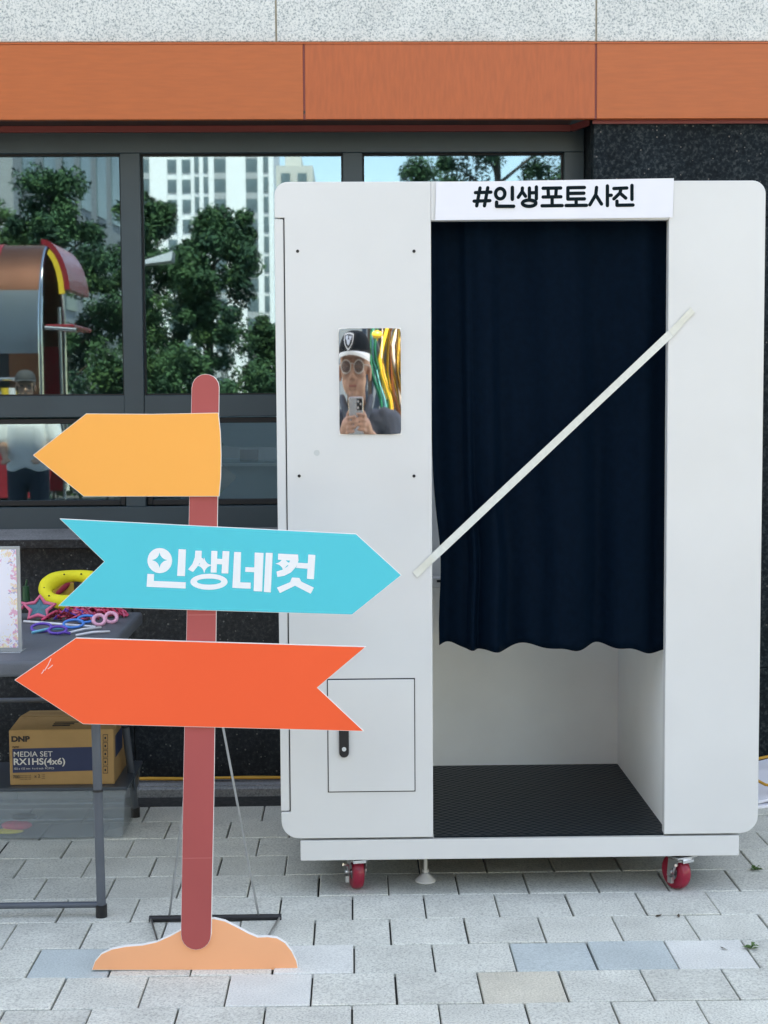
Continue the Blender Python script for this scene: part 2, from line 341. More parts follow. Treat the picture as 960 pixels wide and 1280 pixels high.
far = MB(); rnd = random.Random(3)
for j in range(-46, jmax):
    off = X0 + (PX / 2 if j % 2 == 0 else 0) + rnd.uniform(-.006, .006)
    for i in range(-46, 44):
        cx = off + (i + .5) * PX; cy = Y0 + (j + .5) * PY
        near = -4 <= j and -1.12 < cx < 1.85 and cy > 2.75
        if near:
            o = bpy.data.objects.new('paver', pmx[special[(i, j)]] if (i, j) in special else pm); link(o, pav)
            o.location = (cx + rnd.uniform(-.0008, .0008), cy + rnd.uniform(-.0008, .0008), rnd.uniform(-.0015, .0015)); o.rotation_euler = (rnd.uniform(-.004, .004), rnd.uniform(-.004, .004), rnd.uniform(-.003, .003))
        else:
            z = rnd.uniform(-.0015, .0015); a, b_ = (PX - .0045) / 2, (PY - .004) / 2
            far.add([(cx - a, cy - b_, z), (cx + a, cy - b_, z), (cx + a, cy + b_, z), (cx - a, cy + b_, z)], [(0, 1, 2, 3)])
tag(far.build('paver_field', M['paver'], pav), kind='stuff')

# ------------------------------------------------------------------ the building
bl = thing('building', 'granite faced building with dark framed windows and an orange fascia band', 'building', (0, YW, 0))
kx = -4.2; kb = tag(bpy.data.objects.new('kerb', None), kind='structure'); col.objects.link(kb); kb.location = (0, YW - .06, 0)
while kx < 4.2:
    q = MB(); q.box(kx + .002, kx + .598, YW - .125, YW - .004, -.05, .018); q.box(kx + .002, kx + .598, YW - .10, YW - .004, .018, .022); q.build('kerb_stone', M['kerb'], kb, bevel=.004); kx += .6
YF, YP, YB = 5.50, 5.535, 5.27                        # window frame face, pane face, fascia face
XR = at(741, 300, YW).x                               # left edge of the granite pier
Zs = lambda y, Y: H + (505.2 - y) * Y / F
zb0, zb1 = at(400, 149, YB).z, at(400, 55, YB).z      # fascia
wc = MB(); wc.box(-4.4, XR - .01, YW + .035, YF + .1, -.06, .86); wc.box(XR + .025, 4.4, YW + .035, 9, -.06, zb0 - .02)
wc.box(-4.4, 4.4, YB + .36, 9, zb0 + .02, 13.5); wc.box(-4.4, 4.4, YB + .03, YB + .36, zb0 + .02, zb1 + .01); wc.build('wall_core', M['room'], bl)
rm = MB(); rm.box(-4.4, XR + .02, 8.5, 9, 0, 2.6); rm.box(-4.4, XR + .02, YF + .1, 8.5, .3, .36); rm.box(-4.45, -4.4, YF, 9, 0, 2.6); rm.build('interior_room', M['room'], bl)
for x0 in [-4.4 + .9 * k for k in range(7)]:           # granite below the sill
    x1 = min(x0 + .9, XR - .002)
    if x1 - x0 < .05: continue
    for z0, z1 in ((.0, .42), (.42, .872)):
        q = MB(); q.box(x0 + .0015, x1 - .0015, YW, YW + .03, z0 + .0015, z1 - .0015); q.build('granite_panel', M['dark'], bl, bevel=.001)
for x0 in (XR, XR + 1.1, XR + 2.2, XR + 3.3):                     # pier
    for z0, z1 in ((0, .41), (.41, 1.22), (1.22, 2.03), (2.03, zb0 + .01)):
        q = MB(); q.box(x0 + .0015, x0 + 1.0985, YW, YW + .03, z0 + .0015, z1 - .0015); q.build('granite_panel', M['darkr'], bl, bevel=.001)
q = MB(); q.box(XR, XR + .022, YW + .031, YP + .06, 0, zb0 + .01); q.build('granite_panel', M['darkr'], bl)
sz1, sz0 = Zs(672, YB - .03), Zs(683, YB - .03)
x0 = -4.4
while x0 < XR - .1:
    x1 = min(x0 + 1.3, XR - .003); q = MB()
    q.add([(x0 + .001, YB - .02, sz0), (x1 - .001, YB - .02, sz0), (x1 - .001, YF + .06, sz0), (x0 + .001, YF + .06, sz0), (x0 + .001, YB - .02, sz1), (x1 - .001, YB - .02, sz1), (x1 - .001, YF + .06, sz1 + .022), (x0 + .001, YF + .06, sz1 + .022)],
          [(3, 2, 1, 0), (4, 5, 6, 7), (0, 1, 5, 4), (1, 2, 6, 5), (2, 3, 7, 6), (3, 0, 4, 7)], [0, 1, 0, 0, 0, 0])
    q.build('sill_stone', [M['dark'], M['sill']], bl, bevel=.0015); x0 = x1 + .002
# window frame
XM = [at(x, 300, YF).x for x in (164, 441.5, 705)]; pit = XM[1] - XM[0]
mul = [XM[0] - pit * k for k in (4, 3, 2, 1)] + XM[:2]
mw = (at(176, 300, YF).x - at(151, 300, YF).x) / 2
zh1, zh0 = at(300, 166, YF).z, at(300, 191, YF).z
zt1, zt0 = at(200, 494, YF).z, at(200, 521, YF).z
zl0, zl1 = at(200, 660, YF).z, at(200, 633, YF).z
q = MB(); q.box(-4.4, XR - .002, YF, YF + .08, zh0, zb0 + .018); q.build('head_rail', M['frame'], bl, bevel=.002)
q = MB(); q.box(-4.4, XR - .002, YF, YF + .08, zl0 - .02, zl1); q.build('bottom_rail', M['frame'], bl, bevel=.002)
ed = [-4.4] + mul + [XR - .002]
for i, x in enumerate(mul): q = MB(); q.box(x - mw, x + mw, YF, YF + .08, zl1, zh0); q.build('mullion', M['frame'], bl, bevel=.002)
q = MB(); q.box(XM[2], XR - .002, YF, YF + .08, zl1, zh0); q.build('mullion', M['frame'], bl, bevel=.002)
for i in range(len(ed) - 1):
    a = ed[i] + (mw if i else 0); b_ = (ed[i + 1] - mw) if i < len(ed) - 2 else XM[2]
    if b_ - a < .1: continue
    q = MB(); q.box(a, b_, YF + .004, YF + .08, zt0, zt1); q.build('transom', M['frame'], bl, bevel=.002)
    for z0, z1, gk in ((zt1, zh0, .006), (zt0, zt0, 0)):
        if gk:
            q = MB()
            for bx in ((a, a + gk, z0, z1), (b_ - gk, b_, z0, z1), (a + gk, b_ - gk, z1 - gk, z1), (a + gk, b_ - gk, z0, z0 + gk)): q.box(bx[0], bx[1], YP - .012, YP + .02, bx[2], bx[3])
            q.build('gasket', M['rubber'], bl)
            q = MB(); q.box(a + gk, b_ - gk, YP, YP + .006, z0 + gk, z1 - gk); q.build('window_pane', M['glass'], bl)
    # lower opening sash
    q = MB(); s_ = .02; a2, b2, z0, z1 = a + .004, b_ - .004, zl1 + .004, zt0 - .004
    for bx in ((a2, a2 + s_, z0, z1), (b2 - s_, b2, z0, z1), (a2 + s_, b2 - s_, z1 - s_, z1), (a2 + s_, b2 - s_, z0, z0 + s_)): q.box(bx[0], bx[1], YP - .018, YP + .02, bx[2], bx[3])
    q.build('opening_sash', M['rubber'], bl, bevel=.002)
    q = MB(); q.box(a2 + s_, b2 - s_, YP, YP + .006, z0 + s_, z1 - s_); q.build('window_pane', M['glass'], bl)
Yk = 6.1; ka, kb_ = at(225, 560, Yk), at(352, 560, Yk); kz1, kz0 = at(300, 500, Yk).z, at(300, 579, Yk).z
kt = thing('office_cabinet', 'grey blue office cabinet seen dimly through the low window pane', 'cabinet', ((ka.x + kb_.x) / 2, Yk + .2, .36))
kg = mat('grey_blue_laminate', (.30, .38, .43), .5); q = MB(); q.box(ka.x, kb_.x + .3, Yk, Yk + .4, .36, kz1); q.build('carcass', kg, kt, bevel=.004)
q = MB(); q.box(at(300, 570, Yk).x, at(323, 570, Yk).x, Yk - .004, Yk + .002, at(300, 577, Yk).z, at(300, 562, Yk).z); q.build('handle_recess', M['black'], kt)
q = MB(); q.box(ka.x, kb_.x + .3, Yk - .03, Yk - .001, kz0 - .012, kz0); q.build('ledge', M['paper'], kt, bevel=.002)
# orange fascia, soffit and the red trims
bj = [-4.4, at(380, 100, YB).x - 2.0, at(380, 100, YB).x, at(745, 100, YB).x, at(745, 100, YB).x + 1.2, 4.4]
for i in range(len(bj) - 1):
    q = MB(); q.box(bj[i] + .0035, bj[i + 1] - .0035, YB, YB + .028, zb0, zb1); q.build('fascia_panel', M['bandv'] if i == 2 else M['band'], bl, bevel=.0015)
    q = MB(); q.box(bj[i + 1] - .0032, bj[i + 1] + .0032, YB + .004, YB + .028, zb0, zb1); q.build('joint_strip', M['redtrim'], bl)
q = MB(); q.box(-4.4, XR - .06, YB + .002, YF + .06, zb0 + .019, zb0 + .03); q.build('soffit_panel', M['soffit'], bl)
q = MB(); q.box(-4.4, XR - .055, YF - .018, YF - .001, zb0 - .004, zb0 + .018)
q.hexa([(XR - .055, YF - .018, zb0 - .004), (XR - .004, YB + .10, zb0 - .004), (XR - .004, YB + .10, zb0 + .018), (XR - .055, YF - .018, zb0 + .018)], [(XR - .04, YF - .002, zb0 - .004), (XR + .001, YB + .11, zb0 - .004), (XR + .001, YB + .11, zb0 + .018), (XR - .04, YF - .002, zb0 + .018)])
q.box(XR - .004, 4.4, YB + .029, YW - .001, zb0 - .012, zb0 + .018); q.build('edge_trim', M['redtrim'], bl)
q = MB(); q.box(-4.4, 4.4, YB - .002, YB + .028, zb1, zb1 + .006); q.build('drip_edge', M['bandv'], bl)
gj = [at(345, 20, YB + .02).x, at(745, 20, YB + .02).x]; gp = gj[1] - gj[0]
for r_ in range(2):
    for k in range(-4, 4):
        x0 = gj[0] + gp * k; z0 = zb1 + .011 + r_ * .75
        q = MB(); q.box(x0 + .003, x0 + gp - .003, YB + .012, YB + .05, z0, z0 + .744); q.build('granite_panel', M['light'], bl, bevel=.002)
q = MB(); q.box(-4.4, 4.4, YB + .020, YB + .052, zb1 + .011, zb1 + 1.5); q.build('joint_sealant', M['seal'], bl)
up = MB(); up.box(-4.4, 4.4, YB + .02, YB + .36, zb1 + 1.5, 13.5); up.build('upper_wall', M['light'], bl)
for s in (-1, 1):                                     # the block carries on either side
    up = MB(); up.box(*(sorted((s * 4.46, s * 14))), YB + .02, 14, -.06, 13.5); up.build('wall_wing', M['light'], bl)

# ================================================================== PHOTO BOOTH
Yb = 4.05; BD = .84; BE = 1.06  # outer depth extended at the unseen back to block light leaking under the booth
P = lambda x, y: at(x, y, Yb)
xl, xr = (P(346, 400).x + P(352, 1000).x) / 2 - .002, P(957, 300).x - .001
zt, zbm = P(650, 226.5).z, P(650, 1045).z
ol, orr, ot = (P(540, 300).x + P(540, 1000).x) / 2, (P(837.5, 300).x + P(829, 1000).x) / 2, P(690, 275).z
bo = thing('photo_booth', 'white photo booth cabinet on red castors with a dark curtained doorway', 'photo booth', ((xl + xr) / 2, Yb + .4, 0))
def rc(cx, cz, r, a0, a1, n=8): return [(cx + r * math.cos(R(a0 + (a1 - a0) * i / n)), cz + r * math.sin(R(a0 + (a1 - a0) * i / n))) for i in range(n + 1)]
r1, r2 = .036, .05
zk = P(400, 272).z; zk2 = P(400, 1015).z; xs = P(359.5, 640).x
# cabinet on the left: front skin
q = MB(); q.prism([(xl, zt - .036)] + rc(xl + r1, zt - r1, r1, 180, 90)[1:] + [(ol, zt), (ol, zbm)] + rc(xl + r2, zbm + r2, r2, 270, 180) + [(xl, zk2), (xs, zk2), (xs, zk), (xl, zk)], Yb, Yb + .03)
q.build('front_panel', M['white'], bo, smooth=30, bevel=.0015)
q = MB(); q.prism(rc(xr - r1, zt - r1, r1, 90, 0) + rc(xr - r2, zbm + r2, r2, 0, -90) + [(orr, zbm), (orr, zt)], Yb, Yb + .03); q.build('side_panel', M['white'], bo, smooth=30, bevel=.0015)
q = MB(); q.box(ol + .0004, orr - .0004, Yb + .001, Yb + .03, ot, zt); q.build('header_panel', M['white'], bo, bevel=.001)
q = MB(); q.box(xl - .001, xs - .0035, Yb + .003, Yb + BE, zk2 + .003, zk - .003); q.build('side_door', M['white'], bo, bevel=.002)
q = MB(); q.box(xs - .012, xs - .001, Yb + .012, Yb + .03, zk2, zk); q.build('door_gap_shade', M['gap'], bo)  # dark strip puts the groove's shade beside the door
q = MB(); q.box(xs + .002, ol - .02, Yb + .031, Yb + BE, zbm, zt - .03); q.box(xl + .02, xs, Yb + .031, Yb + BE, zk + .001, zt - .034); q.build('cabinet_body', M['white'], bo)
q = MB(); q.box(ol - .019, ol - .001, Yb + .031, Yb + BD - .03, zbm, zt - .03); q.build('partition', M['whitein'], bo)
q = MB(); q.box(orr + .014, orr + .0185, Yb + .031, Yb + BD - .03, zbm, zt - .03); q.build('inner_wall', M['whitein'], bo)
q = MB(); q.box(orr + .019, xr - .006, Yb + .031, Yb + BE, zbm + .03, zt - .03); q.build('side_body', M['white'], bo)
q = MB(); q.box(ol - .018, orr + .018, Yb + BD - .029, Yb + BE, zbm, zt - .03); q.build('back_panel', M['whitein'], bo)
q = MB(); q.box(ol, orr, Yb + .031, Yb + .12, zt - .03, zt - .004); q.build('roof', M['white'], bo)  # cut to a front strip, the unseen opening behind lets light inside
zf = P(690, 1044).z
q = MB(); q.box(ol - .0005, orr + .0005, Yb + .002, Yb + BD - .03, zbm - .004, zf - .006); q.build('floor_plate', M['white'], bo)
q = MB(); fp = [(ol + .003, Yb + .004), (orr - .001, Yb + .004), (orr - .001, Yb + .032), (orr + .0135, Yb + .032), (orr + .0135, Yb + BD - .030), (ol + .003, Yb + BD - .030)]; n6 = len(fp)
q.add([(*p_, zf - .0055) for p_ in fp] + [(*p_, zf) for p_ in fp], [tuple(range(n6 - 1, -1, -1)), tuple(range(n6, 2 * n6))] + [(i, (i + 1) % n6, (i + 1) % n6 + n6, i + n6) for i in range(n6)]); q.build('floor_mat', M['mat'], bo)
q = MB(); sl_, sr_, s1, s0 = P(375.5, 1060).x, P(924, 1060).x, P(650, 1047.5).z, P(650, 1073).z
q.box(sl_, sr_, Yb + .002, Yb + BE - .02, s0, s1 - .001); q.build('base_skirt', M['white'], bo, bevel=.0015)
q = MB(); q.box(sl_ + .02, sr_ - .02, Yb + .02, Yb + BE - .04, s0 - .003, s0 - .0006); q.build('bounce_block_plate', M['black'], bo)  # dark plate added to cut light bouncing off the booth's underside
hx0, hx1, hz0, hz1 = P(409, 900).x, P(519, 900).x, P(460, 990).z, P(460, 848).z
q = MB(); q.box(hx0, hx1, Yb - .0006, Yb + .002, hz0, hz1); q.build('hatch_gap_shade', M['gap'], bo)  # dark raised sheet painted as the shade of a groove around the hatch
q = MB(); q.box(hx0 + .0028, hx1 - .0028, Yb - .003, Yb + .002, hz0 + .0028, hz1 - .0035); hatch = q.build('hatch', M['white'], bo, bevel=.001)
lx = P(430, 920).x; lz0, lz1 = P(430, 946).z, P(430, 893).z; lw = .0135
q = MB(); q.prism(rc(lx, lz0 + lw, lw, 180, 360) + rc(lx, lz1 - lw, lw, 0, 180), Yb - .012, Yb - .003); lt = q.build('latch', M['black'], hatch, smooth=30, bevel=.002)
q = MB(); q.cone((lx, Yb - .012, P(430, 935).z), (lx, Yb - .0155, P(430, 935).z), .0062, n=16); q.build('button', M['chrome'], lt and hatch, smooth=30)
for x, y in ((372, 314), (517.5, 314), (374, 595), (517.5, 595)):
    p = P(x, y); q = MB(); q.cone((p.x, Yb + .001, p.z), (p.x, Yb - .0015, p.z), .0048, .004, n=14); q.build('screw', M['gap'], bo, smooth=30)
p = P(396, 566); q = MB(); q.cone((p.x, Yb + .001, p.z), (p.x, Yb - .0008, p.z), .0085, .008, n=18); q.build('hole_plug', mat('grey_plug', (.52, .54, .53), .5), bo)
# little white slot unit on the back wall
p0, p1 = at(532, 735, Yb + BD - .09), at(557, 722, Yb + BD - .09)
q = MB(); q.box(ol + .003, p1.x, Yb + BD - .09, Yb + BD - .031, p0.z, p1.z); u = q.build('slot_unit', M['white'], bo, bevel=.002)
q = MB(); q.box(at(546, 726, Yb + BD - .09).x, p1.x + .001, Yb + BD - .0915, Yb + BD - .08, at(546, 728, Yb + BD - .09).z, at(546, 725, Yb + BD - .09).z); q.build('slot', M['gap'], u)
# mirror, very slightly bowed
mx0, mx1, mz0, mz1 = P(424, 470).x, P(501, 470).x, P(460, 543).z, P(460, 410.5).z
lensx, lensz = P(449.5, 503).x, P(449.5, 503).z; RB = 13.4; tx = lensx / Yb; tz = (lensz - H) / Yb
q = MB(); nx, nz = 6, 24; vsx = []
def msurf(x, z): return Yb - .004 - (x - lensx) * tx - (z - lensz) * tz - (z - lensz) ** 2 / (2 * RB)
for j in range(nz + 1):
    for i in range(nx + 1):
        x = mx0 + (mx1 - mx0) * i / nx; z = mz0 + (mz1 - mz0) * j / nz
        ci, cj = i in (0, nx), j in (0, nz)
        if ci and cj: x += (.006 if i == 0 else -.006) * .35; z += (.006 if j == 0 else -.006) * .35
        vsx.append((x, msurf(x, z), z))
q.add(vsx, [(j * (nx + 1) + i, j * (nx + 1) + i + 1, (j + 1) * (nx + 1) + i + 1, (j + 1) * (nx + 1) + i) for j in range(nz) for i in range(nx)])
mi_ = q.build('mirror', M['mirror'], bo, smooth=True); mi_['label'] = 'small upright mirror sheet reflecting the photographer'
q = MB(); q.box(mx0 - .0012, mx1 + .0012, Yb - .0022, Yb + .001, mz0 - .0012, mz1 + .0012); q.build('mirror_backing', M['foam'], mi_)
# castors and levelling feet
def castor(cx, cy, ang, braked=True):
    c = Matrix.Translation((cx, cy, 0)) @ Matrix.Rotation(R(ang), 4, 'Z')
    r_, wd = .050, .034; zc = r_
    q = MB(); q.M = c; q.box(-.035, .035, -.03, .03, s0 - .008, s0 - .0032); q.cone((0, 0, s0 - .008), (0, 0, s0 - .018), .022, n=16)
    yo = .018
    for s in (-1, 1): q.prism([(0, 0), (0, 1)], 0, 0) if False else q.hexa([(s * .0235 - .0015, -.018 + 0, s0 - .016), (s * .0235 + .0015, -.018, s0 - .016), (s * .0235 + .0015, yo - .012, zc - .012), (s * .0235 - .0015, yo - .012, zc - .012)][::-1], [(s * .0235 - .0015, .024, s0 - .016), (s * .0235 + .0015, .024, s0 - .016), (s * .0235 + .0015, yo + .012, zc - .012), (s * .0235 - .0015, yo + .012, zc - .012)][::-1])
    q.box(-.025, .025, -.022, .026, s0 - .0175, s0 - .0145); f = q.build('castor', M['steel'], bo, bevel=.0006)
    q = MB(); q.M = c; prof = [(.0155, .022), (.0165, .040), (.014, r_ - .004), (.007, r_), (-.007, r_), (-.014, r_ - .004), (-.0165, .040), (-.0155, .022)]; n = 28
    v = [(x, yo + rr * math.cos(2 * math.pi * k / n), zc + rr * math.sin(2 * math.pi * k / n)) for x, rr in prof for k in range(n)]
    m_ = len(prof); q.add(v, [(i * n + k, i * n + (k + 1) % n, ((i + 1) % m_) * n + (k + 1) % n, ((i + 1) % m_) * n + k) for i in range(m_) for k in range(n)]); q.build('tyre', M['redpu'], f, smooth=35)
    q = MB(); q.M = c; q.cone((-.0145, yo, zc), (.0145, yo, zc), .0235, n=24); q.cone((-.029, yo, zc), (.029, yo, zc), .006, n=12); q.build('hub', M['silver'], f, smooth=30)
    q = MB(); q.M = c; q.box(-.019, .019, -.036, -.012, zc + .036, zc + .048); q.build('guard', M['chrome'], f, bevel=.002)
    if braked:
        q = MB(); q.M = c; q.tube([(-.026, .0, zc + .008), (-.030, -.012, zc + .028), (-.040, -.03, zc + .036), (-.048, -.036, zc + .038)], .0042, 8); q.box(-.034, -.024, .0, .016, zc - .026, zc - .008); q.cone((-.024, .008, zc + .004), (-.034, .008, zc + .004), .008, n=12); q.build('brake_lever', M['steel'], f, smooth=30)
gl, gr = gnd(447, 1119), gnd(857, 1119)
castor(gl.x, gl.y + .045, 12); castor(gr.x - .005, gr.y + .045, 28); castor(gl.x - .02, Yb + BD - .1, 200); castor(gr.x, Yb + BD - .1, 150)
for x, y in ((532, 1101), (532 + 150, 1000)):
    p = gnd(x, y) if y > 1050 else Vector((gr.x - .35, Yb + BD - .15, 0))
    q = MB(); q.cone((p.x, p.y, .012), (p.x, p.y, s0 - .0032), .0055, n=12); q.cone((p.x, p.y, .026), (p.x, p.y, .034), .010, n=6); q.cone((p.x, p.y, .0), (p.x, p.y, .004), .030, .030, n=24); q.cone((p.x, p.y, .004), (p.x, p.y, .024), .030, .009, n=24); q.build('levelling_foot', M['white'], bo, smooth=40)

# curtain ----------------------------------------------------------
ct = thing('curtain', 'dark navy cloth curtain hanging in the booth doorway', 'curtain', ((ol + orr) / 2, Yb + .08, ot))
NX, NZ = 240, 60; YC = Yb + .070; v = []; fs = []
zc1 = zt - .04; zc0 = at(690, 808, YC).z
cl_top, cl_bot, cr_ = ol - .016, at(549, 800, YC).x, orr + .0125
def fold(u, t):                                       # depth of the folds, sharp ones on the left, broad ones on the right
    a = .026 * math.sin(2 * math.pi * (u * 3.1 + .12 * t)) * (1 - .35 * t) + .010 * math.sin(2 * math.pi * (u * 7.3 - .1 * t) + 1) * (.4 + .6 * (1 - u))
    for u0, wd, am in ((.165, .016, .034), (.27, .030, .020), (.43, .05, .022), (.60, .04, .006)): a -= am * math.exp(-((u - u0 + .02 * t) / wd) ** 2) * (.5 + .5 * t)
    return a + .004 * math.sin(23 * u + 5 * t)
for j in range(NZ + 1):
    t = j / NZ
    for i in range(NX + 1):
        u = i / NX
        bulge = -.022 * math.sin(math.pi * min(1, t * 1.5)) * math.exp(-u / .10)
        xl_ = cl_top + (cl_bot - cl_top) * t + (.013 * math.exp(-((t - .80) / .11) ** 2))
        xx = xl_ + (cr_ - xl_) * u + .004 * math.sin(9 * u + 3 * t) * math.sin(math.pi * u)
        hem = .008 * math.sin(2 * math.pi * (u * 2.9) + .6) + .005 * math.sin(2 * math.pi * u * 6.1) - .014 * u ** 4
        zz = zc1 + (zc0 + hem - zc1) * t
        v.append((xx, YC + fold(u, t) * (.5 + .7 * t) * min(1, (1 - u) * 14 + .05) + (.012 * (1 - t)), zz))
fs = [(j * (NX + 1) + i, (j + 1) * (NX + 1) + i, (j + 1) * (NX + 1) + i + 1, j * (NX + 1) + i + 1) for j in range(NZ) for i in range(NX)]
q = MB(); q.add(v, fs); c_ = q.build('cloth', M['curtain'], ct, smooth=True); sm = c_.modifiers.new('thick', 'SOLIDIFY'); sm.thickness = .002; sm.offset = 1
q = MB(); q.cone((ol + .001, YC + .03, zc1 + .006), (orr - .001, YC + .03, zc1 + .006), .009, n=12); q.build('rod', M['steel'], ct, smooth=30)

# paper sign over the doorway --------------------------------------
ps = thing('paper_sign', 'white paper strip lettered in dark Hangul above the booth doorway', 'sign', (P(694, 247).x, Yb, P(694, 270).z))
YS = Yb - .0035
q = MB(); q.prism([(P(x, y).x, P(x, y).z) for x, y in ((545, 228), (842, 223), (840.5, 272), (544, 275.5))], YS, YS + .0012); q.build('paper', M['paper'], ps)
def strokes(mb, lines, w_, T, y, dy=.00006):          # round-ended pen strokes as flat, very slightly raised shapes
    k = 0
    for ln in lines:
        pts = [T(*p) for p in ln]
        for i, (a, b_) in enumerate(zip(pts, pts[1:])):
            a = Vector(a); b_ = Vector(b_); t = (b_ - a); an = math.degrees(math.atan2(t.y, t.x)); r_ = w_ / 2
            poly = rc(a.x, a.y, r_, an + 90, an + 270, 6) + rc(b_.x, b_.y, r_, an - 90, an + 90, 6)
            mb.prism(poly, y - dy * k - .0004, y); k += 1
def ring(cx, cy, rx, ry, n=28): return [(cx + rx * math.cos(2 * math.pi * i / n), cy + ry * math.sin(2 * math.pi * i / n)) for i in range(n + 1)]
T5 = lambda x, y: (lambda p: (p.x, p.z))(at(540 + x / 3.097, 215 + (y - (x - 470) * .0) / 3.097, YS))
hang = {
    'hash': [[(186, 62), (173, 131)], [(216, 61), (203, 131)], [(168, 80), (228, 78)], [(163, 113), (224, 111)]],
    'in': [ring(264, 84, 18, 20), [(311, 60), (311, 106)], [(250, 117), (250, 133), (316, 133)]],
    'saeng': [[(350, 62), (349, 76), (334, 98)], [(351, 78), (362, 94)], [(377, 62), (377, 100)], [(404, 58), (404, 104)], [(377, 81), (404, 80)], ring(376, 121, 26, 12)],
    'po': [[(430, 63), (498, 62)], [(430, 97), (499, 96)], [(449, 63), (451, 97)], [(481, 62), (479, 96)], [(465, 97), (465, 130)], [(426, 131), (504, 130)]],
    'to': [[(590, 60), (526, 61), (526, 105), (590, 104)], [(527, 83), (588, 82)], [(558, 106), (558, 129)], [(519, 130), (598, 129)]],
    'sa': [[(637, 60), (634, 88), (611, 127)], [(636, 92), (656, 124)], [(679, 54), (679, 130)], [(680, 91), (694, 90)]],
    'jin': [[(704, 64), (754, 62)], [(732, 65), (727, 82), (704, 104)], [(729, 83), (750, 101)], [(774, 52), (774, 106)], [(716, 113), (716, 129), (778, 128)]]}
for k, ln in hang.items():
    q = MB(); strokes(q, ln, 13.2 / 3.097 * Yb / F, T5, YS); q.build('letter', M['ink'], ps)

# tape across the doorway -------------------------------------------
tp = thing('tape_strip', 'pale masking tape stretched diagonally across the booth doorway', 'tape', (P(690, 550).x, Yb, P(690, 550).z))
def strip(pa, pb, w_, y0, y1, name, m_, jag=0):
    a = P(*pa); b_ = P(*pb); t = (b_ - a).normalized(); nn = Vector((-t.z, 0, t.x)); n = 14; rr = random.Random(5); v = []
    for i in range(n + 1):
        f = i / n; p = a.lerp(b_, f); p.y = y0 + (y1 - y0) * f
        wv = w_ * (1 + .04 * math.sin(7 * f))
        for s in (-1, 1):
            e = Vector((0, 0, 0)) if 0 < i < n else t * rr.uniform(-jag, jag)
            for dy in (0, .0009): v.append(p + nn * s * wv / 2 + e + Vector((0, -dy + .0012 * math.sin(5 * f + s), 0)))
    fs = []
    for i in range(n):
        o = i * 4; k = o + 4; fs += [(o + 1, o + 3, k + 3, k + 1), (o, k, k + 2, o + 2), (o, o + 1, k + 1, k), (o + 2, k + 2, k + 3, o + 3)]
    fs += [(0, 2, 3, 1), (n * 4, n * 4 + 1, n * 4 + 3, n * 4 + 2)]
    q = MB(); q.add(v, fs); return q.build(name, m_, tp)
strip((539, 699), (838, 417), .021, Yb - .002, Yb - .002, 'tape', M['tape'])
strip((518, 719), (539.4, 698.6), .0195, Yb - .0028, Yb - .0028, 'stuck_end', M['tapeend'], .006)
strip((837.6, 417.4), (864, 389), .018, Yb - .0028, Yb - .0028, 'stuck_end', M['tapeend'], .006)

# ================================================================== ARROW SIGNPOST
YA = 3.535
A = lambda x, y, Y=YA: (lambda p: (p.x, p.z))(at(x, y, Y))
sg = thing('arrow_signpost', 'cut-out signpost with orange, turquoise and red arrow boards on a red post', 'signpost', (A(245, 1212)[0], YA, 0))
def grow(poly, d_):
    cx = sum(p[0] for p in poly) / len(poly); cz = sum(p[1] for p in poly) / len(poly); n = len(poly); out = []
    ar = sum(poly[i][0] * poly[(i + 1) % n][1] - poly[(i + 1) % n][0] * poly[i][1] for i in range(n)); s = 1 if ar > 0 else -1
    for i in range(n):
        a, b_, c = Vector(poly[i - 1]), Vector(poly[i]), Vector(poly[(i + 1) % n])
        e1 = (b_ - a).normalized(); e2 = (c - b_).normalized(); n1 = Vector((e1.y, -e1.x)) * s; n2 = Vector((e2.y, -e2.x)) * s
        m_ = n1 + n2; k = m_.length_squared; out.append(tuple(b_ + (m_ * (2 / k if k > .5 else 2) * .5 * 2 * d_ * .5 if k > 1e-6 else n1 * d_)))
    return out
def board(name, pxs, y, m_, edge=.0022, th=.009, parent=None):
    poly = [A(*p, y) for p in pxs]
    q = MB(); q.prism(grow(poly, edge), y, y + th); b_ = q.build(name, M['foam'], parent or sg)
    q = MB(); q.prism(poly, y - .0008, y); q.build('printed_face', m_, b_)
    return b_
def arc_px(cx, cy, rx, ry, a0, a1, n=10): return [(cx + rx * math.cos(R(a0 + (a1 - a0) * i / n)), cy - ry * math.sin(R(a0 + (a1 - a0) * i / n))) for i in range(n + 1)]
yb_, yp_, ya_ = YA, YA - .010, YA - .020
base_px = [(115.5, 1212)] + [(119, 1202), (127, 1193), (140, 1187), (158, 1183.5), (178, 1182), (196, 1178), (214, 1170), (232, 1160), (246, 1152), (258, 1149), (268, 1149), (281, 1152), (297, 1160), (311, 1167.5), (322, 1172), (334, 1171.5), (346, 1173), (356, 1179), (364, 1189), (370, 1201), (372.5, 1212)]
board('base_board', base_px, yb_, M['peach'], th=.012)
post_px = arc_px(257, 484, 16.6, 16, 180, 0) + [(267, 1000), (263.5, 1168)] + arc_px(245, 1168, 18.5, 19, 0, -180) + [(229, 1000), (240, 484)]
board('post', post_px, yp_, M['post'], edge=.0016)
ar1 = board('arrow_board', [(42, 569), (108, 517.5), (190, 518), (272.5, 516.5), (275, 540), (276, 568), (275.5, 597), (273.5, 620), (105, 620)], ya_, M['yellow']); ar1['label'] = 'blank orange arrow board pointing left'
ar2 = board('arrow_board', [(76, 649), (445, 668), (501, 719), (440, 768), (74, 757), (131, 702)], ya_, M['blue']); ar2['label'] = 'turquoise arrow board with white Hangul lettering'
ar3 = board('arrow_board', [(19, 850), (95, 798), (456, 809), (396, 859.5), (453.5, 913.5), (104, 904.5)], ya_, M['red']); ar3['label'] = 'blank orange-red arrow board pointing left'
